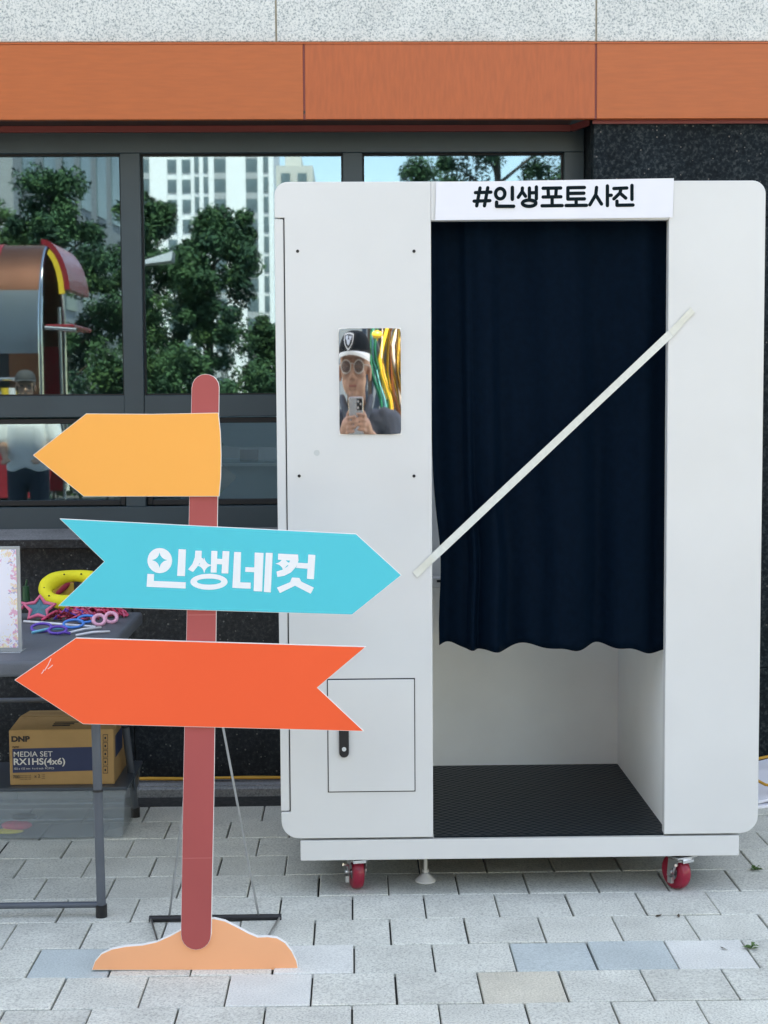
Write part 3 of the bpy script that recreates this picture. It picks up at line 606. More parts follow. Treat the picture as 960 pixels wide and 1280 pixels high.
for y_ in (769, 1073):
    q = MB(); a_, b2_ = (A(235.5, y_, yp_), A(270, y_ + .6, yp_)) if y_ < 900 else (A(228.5, y_, yp_), A(265, y_ + .5, yp_)); q.box(a_[0], b2_[0], yp_ - .0012, yp_ - .0007, a_[1], a_[1] + .0012); q.build('tape_seam', mat('faint_pink_seam', (.55, .16, .15), .4), sg)
for pa, pb in (((56, 838), (64, 823)), ((60, 836), (66, 831)), ((52, 842), (55, 837))):
    q = MB(); a_, b2_ = A(*pa, ya_), A(*pb, ya_); q.tube([(a_[0], ya_ - .0009, a_[1]), ((a_[0] + b2_[0]) / 2 + .001, ya_ - .0009, (a_[1] + b2_[1]) / 2), (b2_[0], ya_ - .0009, b2_[1])], .0007, 5); q.build('scratch', M['foam'], ar3)
T4 = lambda x, y: A(160 + x / 3.692, 660 + y / 3.692, ya_)
def star(cx, cy, r_, k=.30, n=4): return [(cx + (r_ if i % 2 == 0 else r_ * k) * math.cos(math.pi * i / n), cy + (r_ if i % 2 == 0 else r_ * k) * math.sin(math.pi * i / n)) for i in range(2 * n)]
def ell2(cx, cy, rx, ry, n=32): return [(cx + rx * math.cos(2 * math.pi * i / n), cy + ry * math.sin(2 * math.pi * i / n)) for i in range(n)]
def holed(outer, inner):                              # bridge an inner outline into the outer one (same count, radially matched)
    return outer, inner
def lay(mb, polys, k0=0):
    for k, pl in enumerate(polys): mb.prism([T4(*p) for p in pl], ya_ - .0014 - .00006 * (k + k0), ya_ - .0008)
def ring_lay(mb, outer, inner):
    n = len(outer); yo, yi = ya_ - .0014, ya_ - .0008
    o = [T4(*p) for p in outer]; i_ = [T4(*p) for p in inner]
    v = [(p[0], yo, p[1]) for p in o + i_] + [(p[0], yi, p[1]) for p in o + i_]
    fs = []
    for k in range(n):
        j = (k + 1) % n; fs += [(k, n + k, n + j, j), (k, j, 2 * n + j, 2 * n + k), (n + j, n + k, 3 * n + k, 3 * n + j)]
    mb.add(v, fs)
def starpts(cx, cy, r_, n=32, p=.62):                 # astroid-like sparkle outline sampled at n angles
    out = []
    for i in range(n):
        a = 2 * math.pi * i / n; c, s = abs(math.cos(a)), abs(math.sin(a)); rr = r_ / ((c ** p + s ** p) ** (1 / p)) if True else r_
        out.append((cx + rr * math.cos(a), cy + rr * math.sin(a)))
    return out
q = MB(); ring_lay(q, ell2(147, 150, 57, 58), starpts(146, 148, 36)); lay(q, [[(234, 97), (268, 99), (263, 222), (227, 221)], [(90, 211), (121, 213), (119, 244), (267, 250), (266, 279), (86, 271)]]); q.build('letter', M['letter'], ar2)
q = MB(); lay(q, [[(311, 104), (341, 105), (339, 143), (322, 176), (300, 203), (277, 191), (298, 165), (309, 135)], starpts(352, 172, 37), [(327, 130), (346, 140), (352, 158), (340, 170), (326, 160)],
    [(385, 105), (413, 106), (409, 206), (382, 205)], [(437, 106), (468, 107), (463, 210), (432, 209)], [(405, 141), (440, 143), (440, 168), (405, 166)]]); ring_lay(q, ell2(374, 248, 86, 37), ell2(374, 247, 56, 14)); q.build('letter', M['letter'], ar2)
q = MB(); lay(q, [[(490, 110), (522, 111), (518, 250), (567, 252), (566, 280), (482, 276)], [(585, 113), (626, 115), (619, 293), (580, 291)], [(542, 180), (590, 182), (589, 204), (541, 202)], [(636, 114), (668, 115), (659, 297), (627, 295)]]); q.build('letter', M['letter'], ar2)
q = MB(); lay(q, [[(693, 118), (785, 122), (787, 150), (776, 178), (752, 205), (722, 220), (690, 226), (685, 201), (715, 192), (738, 176), (748, 150), (692, 146)], starpts(718, 164, 38), [(832, 122), (865, 124), (858, 236), (826, 234)], [(782, 160), (835, 163), (834, 188), (776, 184)],
    [(757, 228), (791, 230), (800, 247), (858, 275), (843, 303), (771, 266), (701, 300), (687, 275), (748, 250)]]); q.build('letter', M['letter'], ar2)
# rear prop: a bar on the pavement with two thin stays and two feet
bar = gnd(270, 1151); bxl, bxr = gnd(187, 1151).x, gnd(352, 1149).x
q = MB(); q.cone((bxl, bar.y, .008), (bxr, bar.y, .008), .0085, n=10); pr = q.build('prop_bar', M['black'], sg, smooth=40)
top = Vector((at(278, 900, YA + .03).x, YA + .016, at(278, 900, YA + .03).z))
q = MB(); q.cone(top, (gnd(324, 1146).x, bar.y, .014), .0032, n=8); q.build('stay', M['steel'], sg, smooth=40)
q = MB(); q.cone((at(229, 960, YA + .03).x + .03, YA + .016, top.z), (gnd(213, 1148).x, bar.y, .014), .0032, n=8); q.build('stay', M['steel'], sg, smooth=40)
for a, b_ in (((bxl + .004, bar.y), (A(203, 1168)[0], YA + .012)), ((bxr - .004, bar.y), (A(318, 1170)[0], YA + .012))):
    q = MB(); q.cone((a[0], a[1], .008), (b_[0], b_[1], .018), .0032, n=8); q.build('brace', M['steel'], sg, smooth=40)

# ================================================================== FOLDING TABLE AND WHAT IS ON AND UNDER IT
tz1 = .72; ftf = gnd(127, 1146); ftb = gnd(172, 1016)
yfront, yback = ftf.y - .12, 4.70; txr = gnd(181, 762, tz1).x
tx0 = txr - .76
tb = thing('folding_table', 'grey plastic folding table with tubular steel legs', 'table', (txr - .38, (yfront + yback) / 2, 0))
q = MB(); q.box(tx0, txr, yfront, yback, tz1 - .042, tz1); q.build('tabletop', M['table'], tb, bevel=.010, seg=3, smooth=50)
def legs(y, xa, xb, z_bar, topy):
    for x in (xa, xb):
        q = MB(); q.cone((x, y, .028), (x + (-.012 if x == xb else .012), topy, tz1 - .043), .0125, n=14); l = q.build('leg', M['tleg'], tb, smooth=40)
        q = MB(); q.cone((x, y, 0), (x, y, .034), .0155, n=14); q.build('rubber_foot', M['black'], l, smooth=40)
        q = MB(); m_ = .48; q.cone((x + (-.006 if x == xb else .006) , y + (topy - y) * m_, .34), (x + (-.006 if x == xb else .006), y + (topy - y) * m_ * 1.02, .346), .0142, n=14); q.build('collar', M['black'], l, smooth=40)
    q = MB(); q.cone((xa + .010, y, z_bar), (xb - .010, y, z_bar), .0085, n=10); q.build('crossbar', M['tleg'], tb, smooth=40)
legs(ftf.y, ftf.x - .62, ftf.x, .022 + .012, ftf.y + .03)
legs(ftb.y - .05, ftb.x - .60, ftb.x, .40, yback - .10)

def onto(px, py): return gnd(px, py, tz1)
# acrylic sheet stand with printed card
q0 = onto(12, 815); ay = q0.y
ac = thing('poster_stand', 'clear acrylic stand holding a flower bordered white sheet', 'stand', (q0.x, ay, tz1))
xa, xb, za, zb = at(-75, 800, ay).x, at(27, 800, ay).x, tz1, at(20, 683, ay).z
q = MB(); q.box(xa, xb, ay, ay + .003, za + .002, zb); q.box(xa, xb, ay + .005, ay + .008, za + .002, zb); q.box(xa, xb, ay - .02, ay + .05, za, za + .0018); q.build('acrylic_sheet', M['acryl'], ac, bevel=.0006)
q = MB(); q.box(xa + .008, xb - .009, ay - .0012, ay - .0002, za + .012, zb - .008); q.build('printed_sheet', M['poster'], ac)
# yellow plush headband
p = onto(88, 762); hb = thing('headband', 'bright yellow plush ring headband lying on the table', 'headband', (p.x, p.y, tz1))
def tor(c, R1, R2, rz, tilt, sxy=(1, 1), n=40, fl=1.0, a0=0, a1=360):
    m_ = Matrix.Translation(c) @ Matrix.Rotation(R(rz), 4, 'Z') @ Matrix.Rotation(R(tilt), 4, 'X'); pts = []
    full = a1 - a0 >= 360
    for i in range(n if full else n + 1):
        a = R(a0 + (a1 - a0) * i / n); pts.append(m_ @ Vector((R1 * sxy[0] * math.cos(a), R1 * sxy[1] * math.sin(a), 0)))
    return pts, full
pts, cl = tor((p.x + .005, p.y + .03, tz1 + .062), .088, 0, 8, 32, (1, .80)); q = MB(); q.tube(pts, [.023 + .004 * math.sin(3 * i * .157) for i in range(len(pts))], 12, cl); q.build('plush_ring', M['lemon'], hb, smooth=True)
for i in range(0, 40, 4):
    q = MB(); pp = pts[i]; q.ell((pp.x, pp.y - .020, pp.z + .010), (.0028, .0028, .0028), 8, 6); q.build('spot', M['black'], hb)
q = MB(); pk = at(117, 716, p.y + .03); q.cone((pk.x - .012, pk.y, pk.z - .022), (pk.x - .004, pk.y, pk.z + .006), .014, .003, 10); q.build('ear', M['lemon'], hb, smooth=40)
# things inside the ring: an ochre card box and a dark red felt stick
p = onto(78, 752); q = MB(); q.M = Matrix.Translation((p.x, p.y + .02, tz1)) @ Matrix.Rotation(R(15), 4, 'Z'); q.box(-.035, .035, -.012, .012, .0, .062); q.box(-.002, .002, -.0135, .0135, 0, .064)
tag(q.build('card_box', M['ochre'], bevel=.002), 'small ochre card box inside the yellow headband', 'box')
q = MB(); a = onto(70, 752); b_ = at(91, 725, a.y + .05); q.cap((a.x + .01, a.y - .012, tz1 + .03), (b_.x, b_.y - .02, b_.z), .008, .011); tag(q.build('felt_wand', M['wine'], smooth=True), 'dark red felt wand poking through the yellow headband', 'wand')
q = MB(); a = onto(75, 757); q.M = Matrix.Translation((a.x + .01, a.y - .03, tz1)) @ Matrix.Rotation(R(-25), 4, 'Z') @ Matrix.Rotation(R(-20), 4, 'Y'); q.box(-.05, .05, -.012, .012, .018, .026); tag(q.build('ribbon_strip', M['palepink'], bevel=.003), 'pale pink ribbon strip lying across the yellow headband', 'ribbon')
# pink star spectacles
p = onto(45, 775); sgx = thing('star_spectacles', 'pink star shaped party spectacles with teal lenses', 'spectacles', (p.x, p.y, tz1))
for cx, cy, dy in ((49, 766, 0), (14, 770, .015)):
    c = at(cx, cy, p.y + dy)
    pts = []
    for i in range(10):
        a = math.pi * i / 5 + .3; rr = .050 if i % 2 == 0 else .026; pts.append((c.x + rr * math.cos(a), p.y + dy + .016 * math.sin(a), c.z + rr * .72 * math.sin(a)))
    zmin = min(pp[2] for pp in pts); pts = [(a, b_, z - zmin + tz1 + .007) for a, b_, z in pts]
    q = MB(); q.tube(pts, .0065, 8, True); q.build('star_rim', M['pink'], sgx, smooth=True)
    q = MB(); n = len(pts); ce = tuple(sum(k[i] for k in pts) / n for i in range(3)); q.add([ce] + pts, [(0, i + 1, (i + 1) % n + 1) for i in range(n)]); q.build('lens', M['teal'], sgx)
# crumpled hot pink garland
p = onto(118, 772); gar = thing('garland', 'crumpled hot pink film garland heaped on the table', 'garland', (p.x, p.y, tz1)); rr = random.Random(11)
for k in range(30):
    cx = p.x + rr.uniform(-.075, .06); pts = []
    for i in range(9):
        f = i / 8; pts.append((cx + (f - .5) * .10 + rr.uniform(-.006, .006), p.y + rr.uniform(-.022, .022), tz1 + .006 + .040 * math.sin(math.pi * f) * rr.uniform(.3, 1.1)))
    q = MB(); q.tube(pts, .0048, 5, flat=.35); q.build('strand', M['hotpink'] if k % 3 else M['pink'], gar, smooth=True)
p = onto(84, 776); gar = thing('ribbon_heap', 'loose heap of magenta and purple ribbon beside the star spectacles', 'ribbon', (p.x, p.y, tz1))
for k in range(14):
    cx = p.x + rr.uniform(-.05, .05); pts = [(cx + (i / 8 - .5) * .09 + rr.uniform(-.008, .008), p.y + rr.uniform(-.02, .02), tz1 + .005 + .030 * math.sin(math.pi * i / 8) * rr.uniform(.3, 1.1)) for i in range(9)]
    q = MB(); q.tube(pts, .0042, 5, flat=.35); q.build('ribbon', (M['wine'], M['hotpink'], M['plum'], M['pink'])[k % 4], gar, smooth=True)
# pale pink round spectacles
p = onto(132, 784); rs_ = thing('round_spectacles', 'pale pink round party spectacles lying on the table', 'spectacles', (p.x, p.y, tz1))
for cx, cy in ((124, 782), (139, 779)):
    c = onto(cx, cy); pts, cl = tor((c.x, c.y, tz1 + .017), .017, 0, 10, 50); q = MB(); q.tube(pts, .0058, 8, cl); q.build('rim', M['palepink'], rs_, smooth=True)
q = MB(); a, b_ = onto(124, 786), onto(30, 779); q.cone((a.x - .012, a.y, tz1 + .006), (b_.x, b_.y, tz1 + .006), .0035, n=8); q.build('temple_arm', M['paper'], rs_, smooth=True)
# purple and blue spectacles
def specs(name, label, m_, px0, px1, px2, arm, m2):
    p = onto(*px0); t = thing(name, label, 'spectacles', (p.x, p.y, tz1))
    for c, rx in ((px0, .030), (px1, .026)):
        c = onto(*c); pts, cl = tor((c.x, c.y, tz1 + .013), rx, 0, -8, 30, (1, .62)); q = MB(); q.tube(pts, .0042, 8, cl); q.build('rim', m_, t, smooth=True)
    a, b_ = onto(*px2), onto(*arm); q = MB(); q.tube([(a.x, a.y, tz1 + .006), ((a.x + b_.x) / 2, (a.y + b_.y) / 2, tz1 + .010), (b_.x, b_.y, tz1 + .005)], .0042, 8); q.build('temple_arm', m2, t, smooth=True)
specs('purple_spectacles', 'purple oval party spectacles near the table edge', M['plum'], (52, 790), (72, 793), (72, 795), (88, 794), M['plum'])
specs('blue_spectacles', 'bright blue party spectacles with a folded arm', M['skyblue'], (92, 785), (108, 779), (80, 788), (40, 793), M['aqua'])
for a, b_, lb_ in (((84, 793), (126, 786), 'thin white plastic stick crossing the blue spectacles'), ((95, 796), (137, 791), 'thin white plastic stick by the red arrow board edge')):
    a, b_ = onto(*a), onto(*b_); q = MB(); q.tube([(a.x, a.y, tz1 + .004), ((a.x + b_.x) / 2, (a.y + b_.y) / 2 - .004, tz1 + .008), (b_.x, b_.y, tz1 + .004)], .0034, 8)
    tag(q.build('white_stick', M['paper'], smooth=True), lb_, 'stick', 'white sticks on the table')
q = MB(); a = onto(31, 752); q.cone((a.x, a.y + .02, tz1), (a.x, a.y + .02, tz1 + .05), .013, .011, 12); q.cone((a.x, a.y + .02, tz1 + .05), (a.x + .004, a.y + .02, tz1 + .072), .004, .003, 8); tag(q.build('glue_bottle', M['bgreen'], smooth=40), 'small dark green bottle behind the star spectacles', 'bottle')

# plastic bin and cardboard box under the table ---------------------
pf = gnd(80, 1049); by0 = pf.y; by1 = by0 + .34; bxr_ = at(158, 1040, by0).x; bxl_ = bxr_ - .56
bi = thing('storage_bin', 'clear plastic storage bin with a dark lid under the table', 'storage bin', ((bxl_ + bxr_) / 2, (by0 + by1) / 2, 0))
zlid = H - (983 - 505.2) * by0 / F; zlid = .168
def taper(m_, x0, x1, y0, y1, z0, z1, d_, t):
    o0 = [(x0 + d_, y0 + d_ * .3), (x1 - d_, y0 + d_ * .3), (x1 - d_, y1 - d_), (x0 + d_, y1 - d_)]; o1 = [(x0, y0), (x1, y0), (x1, y1), (x0, y1)]
    i0 = [(x0 + d_ + t, y0 + d_ * .3 + t), (x1 - d_ - t, y0 + d_ * .3 + t), (x1 - d_ - t, y1 - d_ - t), (x0 + d_ + t, y1 - d_ - t)]; i1 = [(x0 + t, y0 + t), (x1 - t, y0 + t), (x1 - t, y1 - t), (x0 + t, y1 - t)]
    v = [(*p, z0) for p in o0] + [(*p, z1) for p in o1] + [(*p, z0 + t) for p in i0] + [(*p, z1) for p in i1]
    fs = [(3, 2, 1, 0), (8, 9, 10, 11)]
    for k in range(4):
        j = (k + 1) % 4; fs += [(k, j, 4 + j, 4 + k), (8 + j, 8 + k, 12 + k, 12 + j), (4 + k, 4 + j, 12 + j, 12 + k)]
    m_.add(v, fs)
q = MB(); taper(q, bxl_, bxr_, by0, by1, .001, zlid - .012, .012, .003); q.build('tub', M['bin'], bi, bevel=.0012)
for zz in (.060, .112):
    q = MB(); q.box(bxl_ + .01, bxr_ - .008, by0 - .001, by0 + .004, zz, zz + .006); q.build('rib', M['bin'], bi, bevel=.001)
q = MB(); q.box(bxl_ - .006, bxr_ + .006, by0 - .006, by1 + .006, zlid - .011, zlid); q.build('lid', M['lid'], bi, bevel=.003, seg=2)
for s in (-1, 1):
    xx = bxr_ + .006 if s > 0 else bxl_ - .006
    q = MB(); q.box(min(xx, xx + s * .006), max(xx, xx + s * .006), (by0 + by1) / 2 - .04, (by0 + by1) / 2 + .04, zlid - .05, zlid - .002); q.build('clip', M['lid'], bi, bevel=.002)
c = at(22, 1033, by0 + .05); tz_ = .006
toy = thing('toy_sandal', 'hot pink and black toy lying inside the clear bin', 'toy', (c.x, by0 + .07, tz_))
q = MB(); q.ell((c.x - .005, by0 + .06, .030), (.050, .022, .016), 16, 10); q.build('pink_body', M['hotpink'], toy, smooth=True)
q = MB(); q.ell((c.x + .02, by0 + .065, .056), (.042, .022, .012), 16, 10); q.build('black_top', M['black'], toy, smooth=True)
q = MB(); c = at(10, 1046, by0 + .04); q.ell((c.x, by0 + .05, .014), (.05, .02, .008), 14, 8); tag(q.build('yellow_toy', M['lemon'], smooth=True), 'flat yellow toy on the bottom of the clear bin', 'toy')

Yc = by0 + .03; cb = thing('cardboard_box', 'brown cardboard box printed with a navy band on the storage bin', 'box', (at(77, 980, Yc).x, Yc + .15, zlid))
C = lambda x, y: at(x, y, Yc)
cx0, cx1 = C(12, 950).x, C(142.5, 950).x; cz1 = C(12, 913).z; cz0 = zlid + .0005; cd_ = .30
q = MB(); q.box(cx0, cx1, Yc, Yc + cd_, cz0, cz1); q.build('carton', M['card'], cb, bevel=.002)
q = MB(); q.hexa([(cx0 + .002, Yc + .001, cz1 + .001), (cx1 - .002, Yc + .001, cz1 + .001), (cx1 - .004, Yc + .146, cz1 + .010), (cx0 + .004, Yc + .146, cz1 + .014)], [(cx0 + .002, Yc + .001, cz1 - .002), (cx1 - .002, Yc + .001, cz1 - .002), (cx1 - .004, Yc + .146, cz1 + .007), (cx0 + .004, Yc + .146, cz1 + .011)]); q.build('flap', M['card'], cb)
q = MB(); q.hexa([(cx0 + .004, Yc + .154, cz1 + .014), (cx1 - .004, Yc + .154, cz1 + .010), (cx1 - .002, Yc + cd_, cz1 + .001), (cx0 + .002, Yc + cd_, cz1 + .001)], [(cx0 + .004, Yc + .154, cz1 + .011), (cx1 - .004, Yc + .154, cz1 + .007), (cx1 - .002, Yc + cd_, cz1 - .002), (cx0 + .002, Yc + cd_, cz1 - .002)]); q.build('flap', M['card'], cb)
q = MB(); q.prism([(C(x, y).x, C(x, y).z) for x, y in ((15.5, 936), (118, 933.5), (118, 963), (16, 966))], Yc - .0008, Yc + .001); lb = q.build('navy_band', M['cardp'], cb)
def text(s, px, py, hpx, m_, parent, Y, name='lettering', bold=.0, sx=1.0, rotz=None):
    cu = bpy.data.curves.new('t', 'FONT'); cu.body = s; cu.size = 1; cu.extrude = 0; cu.offset = bold
    o = bpy.data.objects.new('t', cu); col.objects.link(o); dg = bpy.context.evaluated_depsgraph_get(); me = bpy.data.meshes.new_from_object(o.evaluated_get(dg)); bpy.data.objects.remove(o); bpy.data.curves.remove(cu)
    p = at(px, py, Y); k = hpx * Y / F / .70
    T_ = Matrix.Translation((p.x, Y, p.z)) @ (rotz or Matrix.Identity(4)) @ Matrix.Rotation(R(90), 4, 'X') @ Matrix.Diagonal((k * sx, k, k, 1)); me.transform(T_); me.materials.clear(); me.materials.append(m_); me.name = name
    return link(bpy.data.objects.new(name, me), parent)
text('DNP', 14, 927, 6.6, M['cardk'], cb, Yc - .0012, bold=.05, sx=1.2)
text('MEDIA SET', 16.5, 946, 6.6, M['cardw'], cb, Yc - .0016, bold=.004, sx=1.10)
text('RX1HS(4x6)', 16.5, 956, 8.0, M['cardw'], cb, Yc - .0016, bold=.022, sx=1.12)
text('102 x 152 mm  4 x 6 inch  PC/PCS', 17, 962, 2.4, M['cardw'], cb, Yc - .0016, sx=1.05)
text('digital', 15, 934.5, 2.2, M['cardk'], cb, Yc - .0012, bold=.02, sx=1.2)
text('700', 16, 973, 4, M['cardk'], cb, Yc - .0012, bold=.02); text('x 2', 43, 972, 4, M['cardk'], cb, Yc - .0012, bold=.02)
for k in range(3):
    text('sheets per roll', 24.5, 970.3 + 2.3 * k, 1.7, M['cardk'], cb, Yc - .0012); text('rolls', 52, 969 + 2.3 * k, 1.7, M['cardk'], cb, Yc - .0012)
q = MB()                                              # handling marks column on the front and a label on the side
for k in range(5):
    x0, y0, s_ = 128.5, 918 + 10 * k, 6.5
    for a in ((x0, y0, x0 + s_, y0 + .8), (x0, y0 + 8, x0 + s_, y0 + 8.8), (x0, y0 + .8, x0 + .8, y0 + 8), (x0 + s_ - .8, y0 + .8, x0 + s_, y0 + 8), (x0 + 2, y0 + 3, x0 + 4.3, y0 + 6)): q.box(C(a[0], a[1]).x, C(a[2], a[3]).x, Yc - .0006, Yc + .0005, C(a[0], a[3]).z, C(a[0], a[1]).z)
q.build('handling_marks', M['cardk'], cb)
q = MB(); q.box(cx1 - .001, cx1 + .0008, Yc + .03, Yc + .17, cz0 + .08, cz0 + .15); q.build('side_label', M['cardp'], cb)
for k in range(3):
    q = MB(); q.box(C(62, 900).x, C(84 + 4 * k, 900).x, Yc + .040 + .02 * k, Yc + .046 + .02 * k, cz1 + .002, cz1 + .0068 + .0007 * k); q.build('top_mark', M['cardk'], cb)

# cables, white board, weeds ---------------------------------------
rr = random.Random(4)
for k in range(2):
    pts = []; x = -1.7
    while x < 1.12: pts.append((x, YW - .035 - k * .017 + rr.uniform(-.004, .004), .030 + .004 * k + rr.uniform(0, .004))); x += .12
    if k == 0: pts += [(1.30, YW - .10, .06), (1.42, YW - .16, .11), (1.55, YW - .14, .13), (1.75, YW - .08, .10), (1.95, YW - .06, .03)]
    else: pts += [(1.26, YW - .18, .05), (1.36, YW - .30, .085), (1.40, YW - .36, .07), (1.48, YW - .36, .055), (1.60, YW - .30, .06), (1.8, YW - .2, .03)]
    q = MB(); q.tube(pts, .0052, 8); tag(q.build('power_cable', M['cable'], smooth=True), ('yellow power cable lying against the granite wall foot', 'yellow power cable curling over the white folded board')[k], 'cable')
p = gnd(950, 1012); q = thing('folded_board', 'white folded corrugated board lying beside the booth', 'board', (p.x + .2, p.y + .15, 0))
for k, (a0, a1, zz) in enumerate(((0, .0, .001), (.02, .01, .014))):
    m_ = MB(); m_.M = Matrix.Translation((p.x - .01 + a1, p.y + a0, zz)) @ Matrix.Rotation(R(11), 4, 'Z') @ Matrix.Rotation(R(-2 - 7 * k), 4, 'Y') @ Matrix.Rotation(R(7 * k), 4, 'X'); m_.box(0, .46, 0, .30, 0, .010); m_.build('panel', M['paper'], q, bevel=.002)
for px, py, s, lab in ((944, 1088, 1.0, 'small flat green weed between pavers beside the booth'), (939, 1186, .9, 'pale weed sprout in a paver joint in the open pavement'), (262, 1003, .6, 'tiny dark weed in the pavement behind the signpost')):
    p = gnd(px, py); wd = thing('weed', lab, 'weed', (p.x, p.y, 0), 'weeds in the paver joints'); n = 8
    for k in range(n):
        a = 2 * math.pi * k / n + rr.uniform(-.3, .3); L_ = .022 * s * rr.uniform(.7, 1.3); dx, dy = math.cos(a), math.sin(a); h_ = rr.uniform(.004, .018) * s
        m_ = MB(); m_.add([(p.x, p.y, .001), (p.x + dx * L_ * .5 - dy * .006 * s, p.y + dy * L_ * .5 + dx * .006 * s, h_), (p.x + dx * L_, p.y + dy * L_, h_ * .8 + .001), (p.x + dx * L_ * .5 + dy * .006 * s, p.y + dy * L_ * .5 - dx * .006 * s, h_)], [(0, 1, 2, 3)]); m_.build('leaf', M['weed'], wd)

for px, py, a, lab in ((823, 1146, 20, 'curled reddish leaf scrap lying on the pavers'), (848, 1146, 75, 'small brown leaf scrap on a paver joint'), (905, 1187, 140, 'dry leaf scrap beside the pale weed sprout')):
    p = gnd(px, py); m_ = MB(); m_.M = Matrix.Translation((p.x, p.y, .002)) @ Matrix.Rotation(R(a), 4, 'Z') @ Matrix.Scale(.75, 4); m_.add([(-.013, 0, .001), (-.004, .005, .004), (.006, .004, .003), (.014, 0, .005), (.005, -.005, .002), (-.005, -.004, .0)], [(0, 5, 4, 3, 2, 1)]); dl = tag(m_.build('dry_leaf', M['bark']), lab, 'leaf', 'leaf scraps on the pavement'); dl.modifiers.new('t', 'SOLIDIFY').thickness = .0006

# ================================================================== WHAT THE PANES AND THE MIRROR REFLECT (behind the camera)
def refl(px, py, y): p = at(px, py, 2 * YP - y); return Vector((p.x, y, p.z))       # world point at depth y whose image in the panes falls on a pixel
# --- people
def head(mb, o, yaw=0, tilt=0, size=1.0):
    m_ = Matrix.Translation(o) @ Matrix.Rotation(R(yaw), 4, 'Z') @ Matrix.Rotation(R(tilt), 4, 'X') @ Matrix.Scale(size, 4); mb.M = m_
    mb.ell((0, -.012, .030), (.076, .094, .086), 24, 16); mb.ell((0, .022, -.045), (.062, .068, .068), 24, 14); mb.ell((0, .055, -.098), (.026, .026, .020))
    mb.ell((.036, .060, -.028), (.026, .024, .022)); mb.ell((-.036, .060, -.028), (.026, .024, .022))
    mb.cap((0, .082, .004), (0, .104, -.036), .0085, .0115); mb.ell((.011, .094, -.041), (.008, .009, .007)); mb.ell((-.011, .094, -.041), (.008, .009, .007))
    mb.cap((-.020, .078, -.068), (.020, .078, -.068), .007); mb.cap((-.017, .077, -.078), (.017, .077, -.078), .0075)
    mb.cap((-.052, .066, .018), (-.014, .082, .016), .008); mb.cap((.052, .066, .018), (.014, .082, .016), .008)
    for s in (-1, 1): mb.ell((s * .078, -.008, -.018), (.010, .019, .032))
    mb.M = None; return m_
def hand(mb, wrist, palm, side, tips):                # palm plus five fingers as jointed chains
    mb.cap(wrist, palm, .024, .030)
    for base, mid, tip, r_ in tips: mb.chain([base, mid, tip], [r_, r_ * .95, r_ * .8], 10)
# photographer
ph = thing('person', 'person in slate jacket and black cap holding up a phone with both hands', 'person', (-.02, -.5, 0))
ho = Vector((-.028, -.40, H + .135)); b = MB(); hm = head(b, ho, 7, 4, 1.10)
b.cap((-.02, -.43, H + .06), (-.02, -.46, H - .10), .052, .060)
b.ell((-.01, -.48, H - .30), (.165, .105, .26)); b.ell((-.01, -.50, .90), (.155, .11, .16))
pc = Vector((-.02, -.008, 0)); zc = 1.30
for s in (-1, 1):
    sh = (-.01 + s * .185, -.47, H - .095); el_ = (-.01 + s * .245, -.33, H - .33); wr = (-.02 + s * .075, -.075, H - .125)
    b.chain([(-.01 + s * .08, -.47, H - .085), sh, el_, wr], [.055, .060, .046, .027])
    pl = (-.02 + s * .050, -.034, H - .085)
    tips = []
    for k in range(4):
        zz = H - .052 - .0195 * k + (.004 if s > 0 else -.006); ex = (.006, -.004, .002, .012)[k]
        tips.append(((-.02 + s * .052, -.022, zz - .004), (-.02 + s * .046, .006, zz), (-.02 + s * ex, .0125 if s > 0 else .0195, zz + .004), .0082))
    tips.append(((-.02 + s * .048, -.040, H - .075), (-.02 + s * .046, -.030, H - .045), (-.02 + s * .032, -.018, H - .030), .0095))
    hand(b, wr, pl, s, tips)
    hip = (-.01 + s * .09, -.50, .86); kn = (-.01 + s * .105, -.48, .46); an = (-.01 + s * .11, -.51, .075)
    b.chain([hip, kn, an], [.082, .056, .038]); b.chain([an, (an[0] + s * .012, an[1] + .15, .035)], [.04, .032])
bd = blob('body', b, M['skin'], ph, .0045, 5)
j = MB(); j.ell((-.01, -.48, H - .30), (.185, .128, .29), 24, 16); j.ell((-.01, -.50, .92), (.178, .132, .17), 24, 14); j.ell((-.01, -.475, H - .12), (.17, .095, .075), 20, 12)
for s in (-1, 1):
    j.chain([(-.01 + s * .07, -.47, H - .085), (-.01 + s * .19, -.47, H - .10), (-.01 + s * .25, -.33, H - .335), (-.02 + s * .095, -.125, H - .168)], [.062, .074, .062, .043])
    j.chain([(-.01 + s * .15, -.455, H - .06), (-.01 + s * .21, -.44, H - .20)], [.045, .06])
    j.chain([(-.02 + s * .082, -.44, H + .015), (-.02 + s * .066, -.385, H - .025), (-.02 + s * .040, -.352, H - .085), (-.02 + s * .03, -.345, H - .18)], [.020, .022, .024, .016])
blob('jacket', j, M['jacket'], ph, .008, 4)
t = MB(); t.ell((-.01, -.50, .87), (.168, .122, .14), 20, 12)
for s in (-1, 1): t.chain([(-.01 + s * .09, -.50, .84), (-.01 + s * .105, -.48, .46), (-.01 + s * .11, -.51, .09)], [.098, .075, .06])
blob('trousers', t, M['jeans'], ph, .01, 4)
for s in (-1, 1):
    t = MB(); t.chain([(-.01 + s * .11, -.53, .045), (-.01 + s * .122, -.36, .036)], [.046, .04]); t.box(-.01 + s * .115 - .04, -.01 + s * .115 + .04, -.57, -.33, 0, .02); blob('shoe', t, M['shoe'], ph, .008, 4)
q = MB(); q.M = hm; n, k_ = 28, 8; v = []
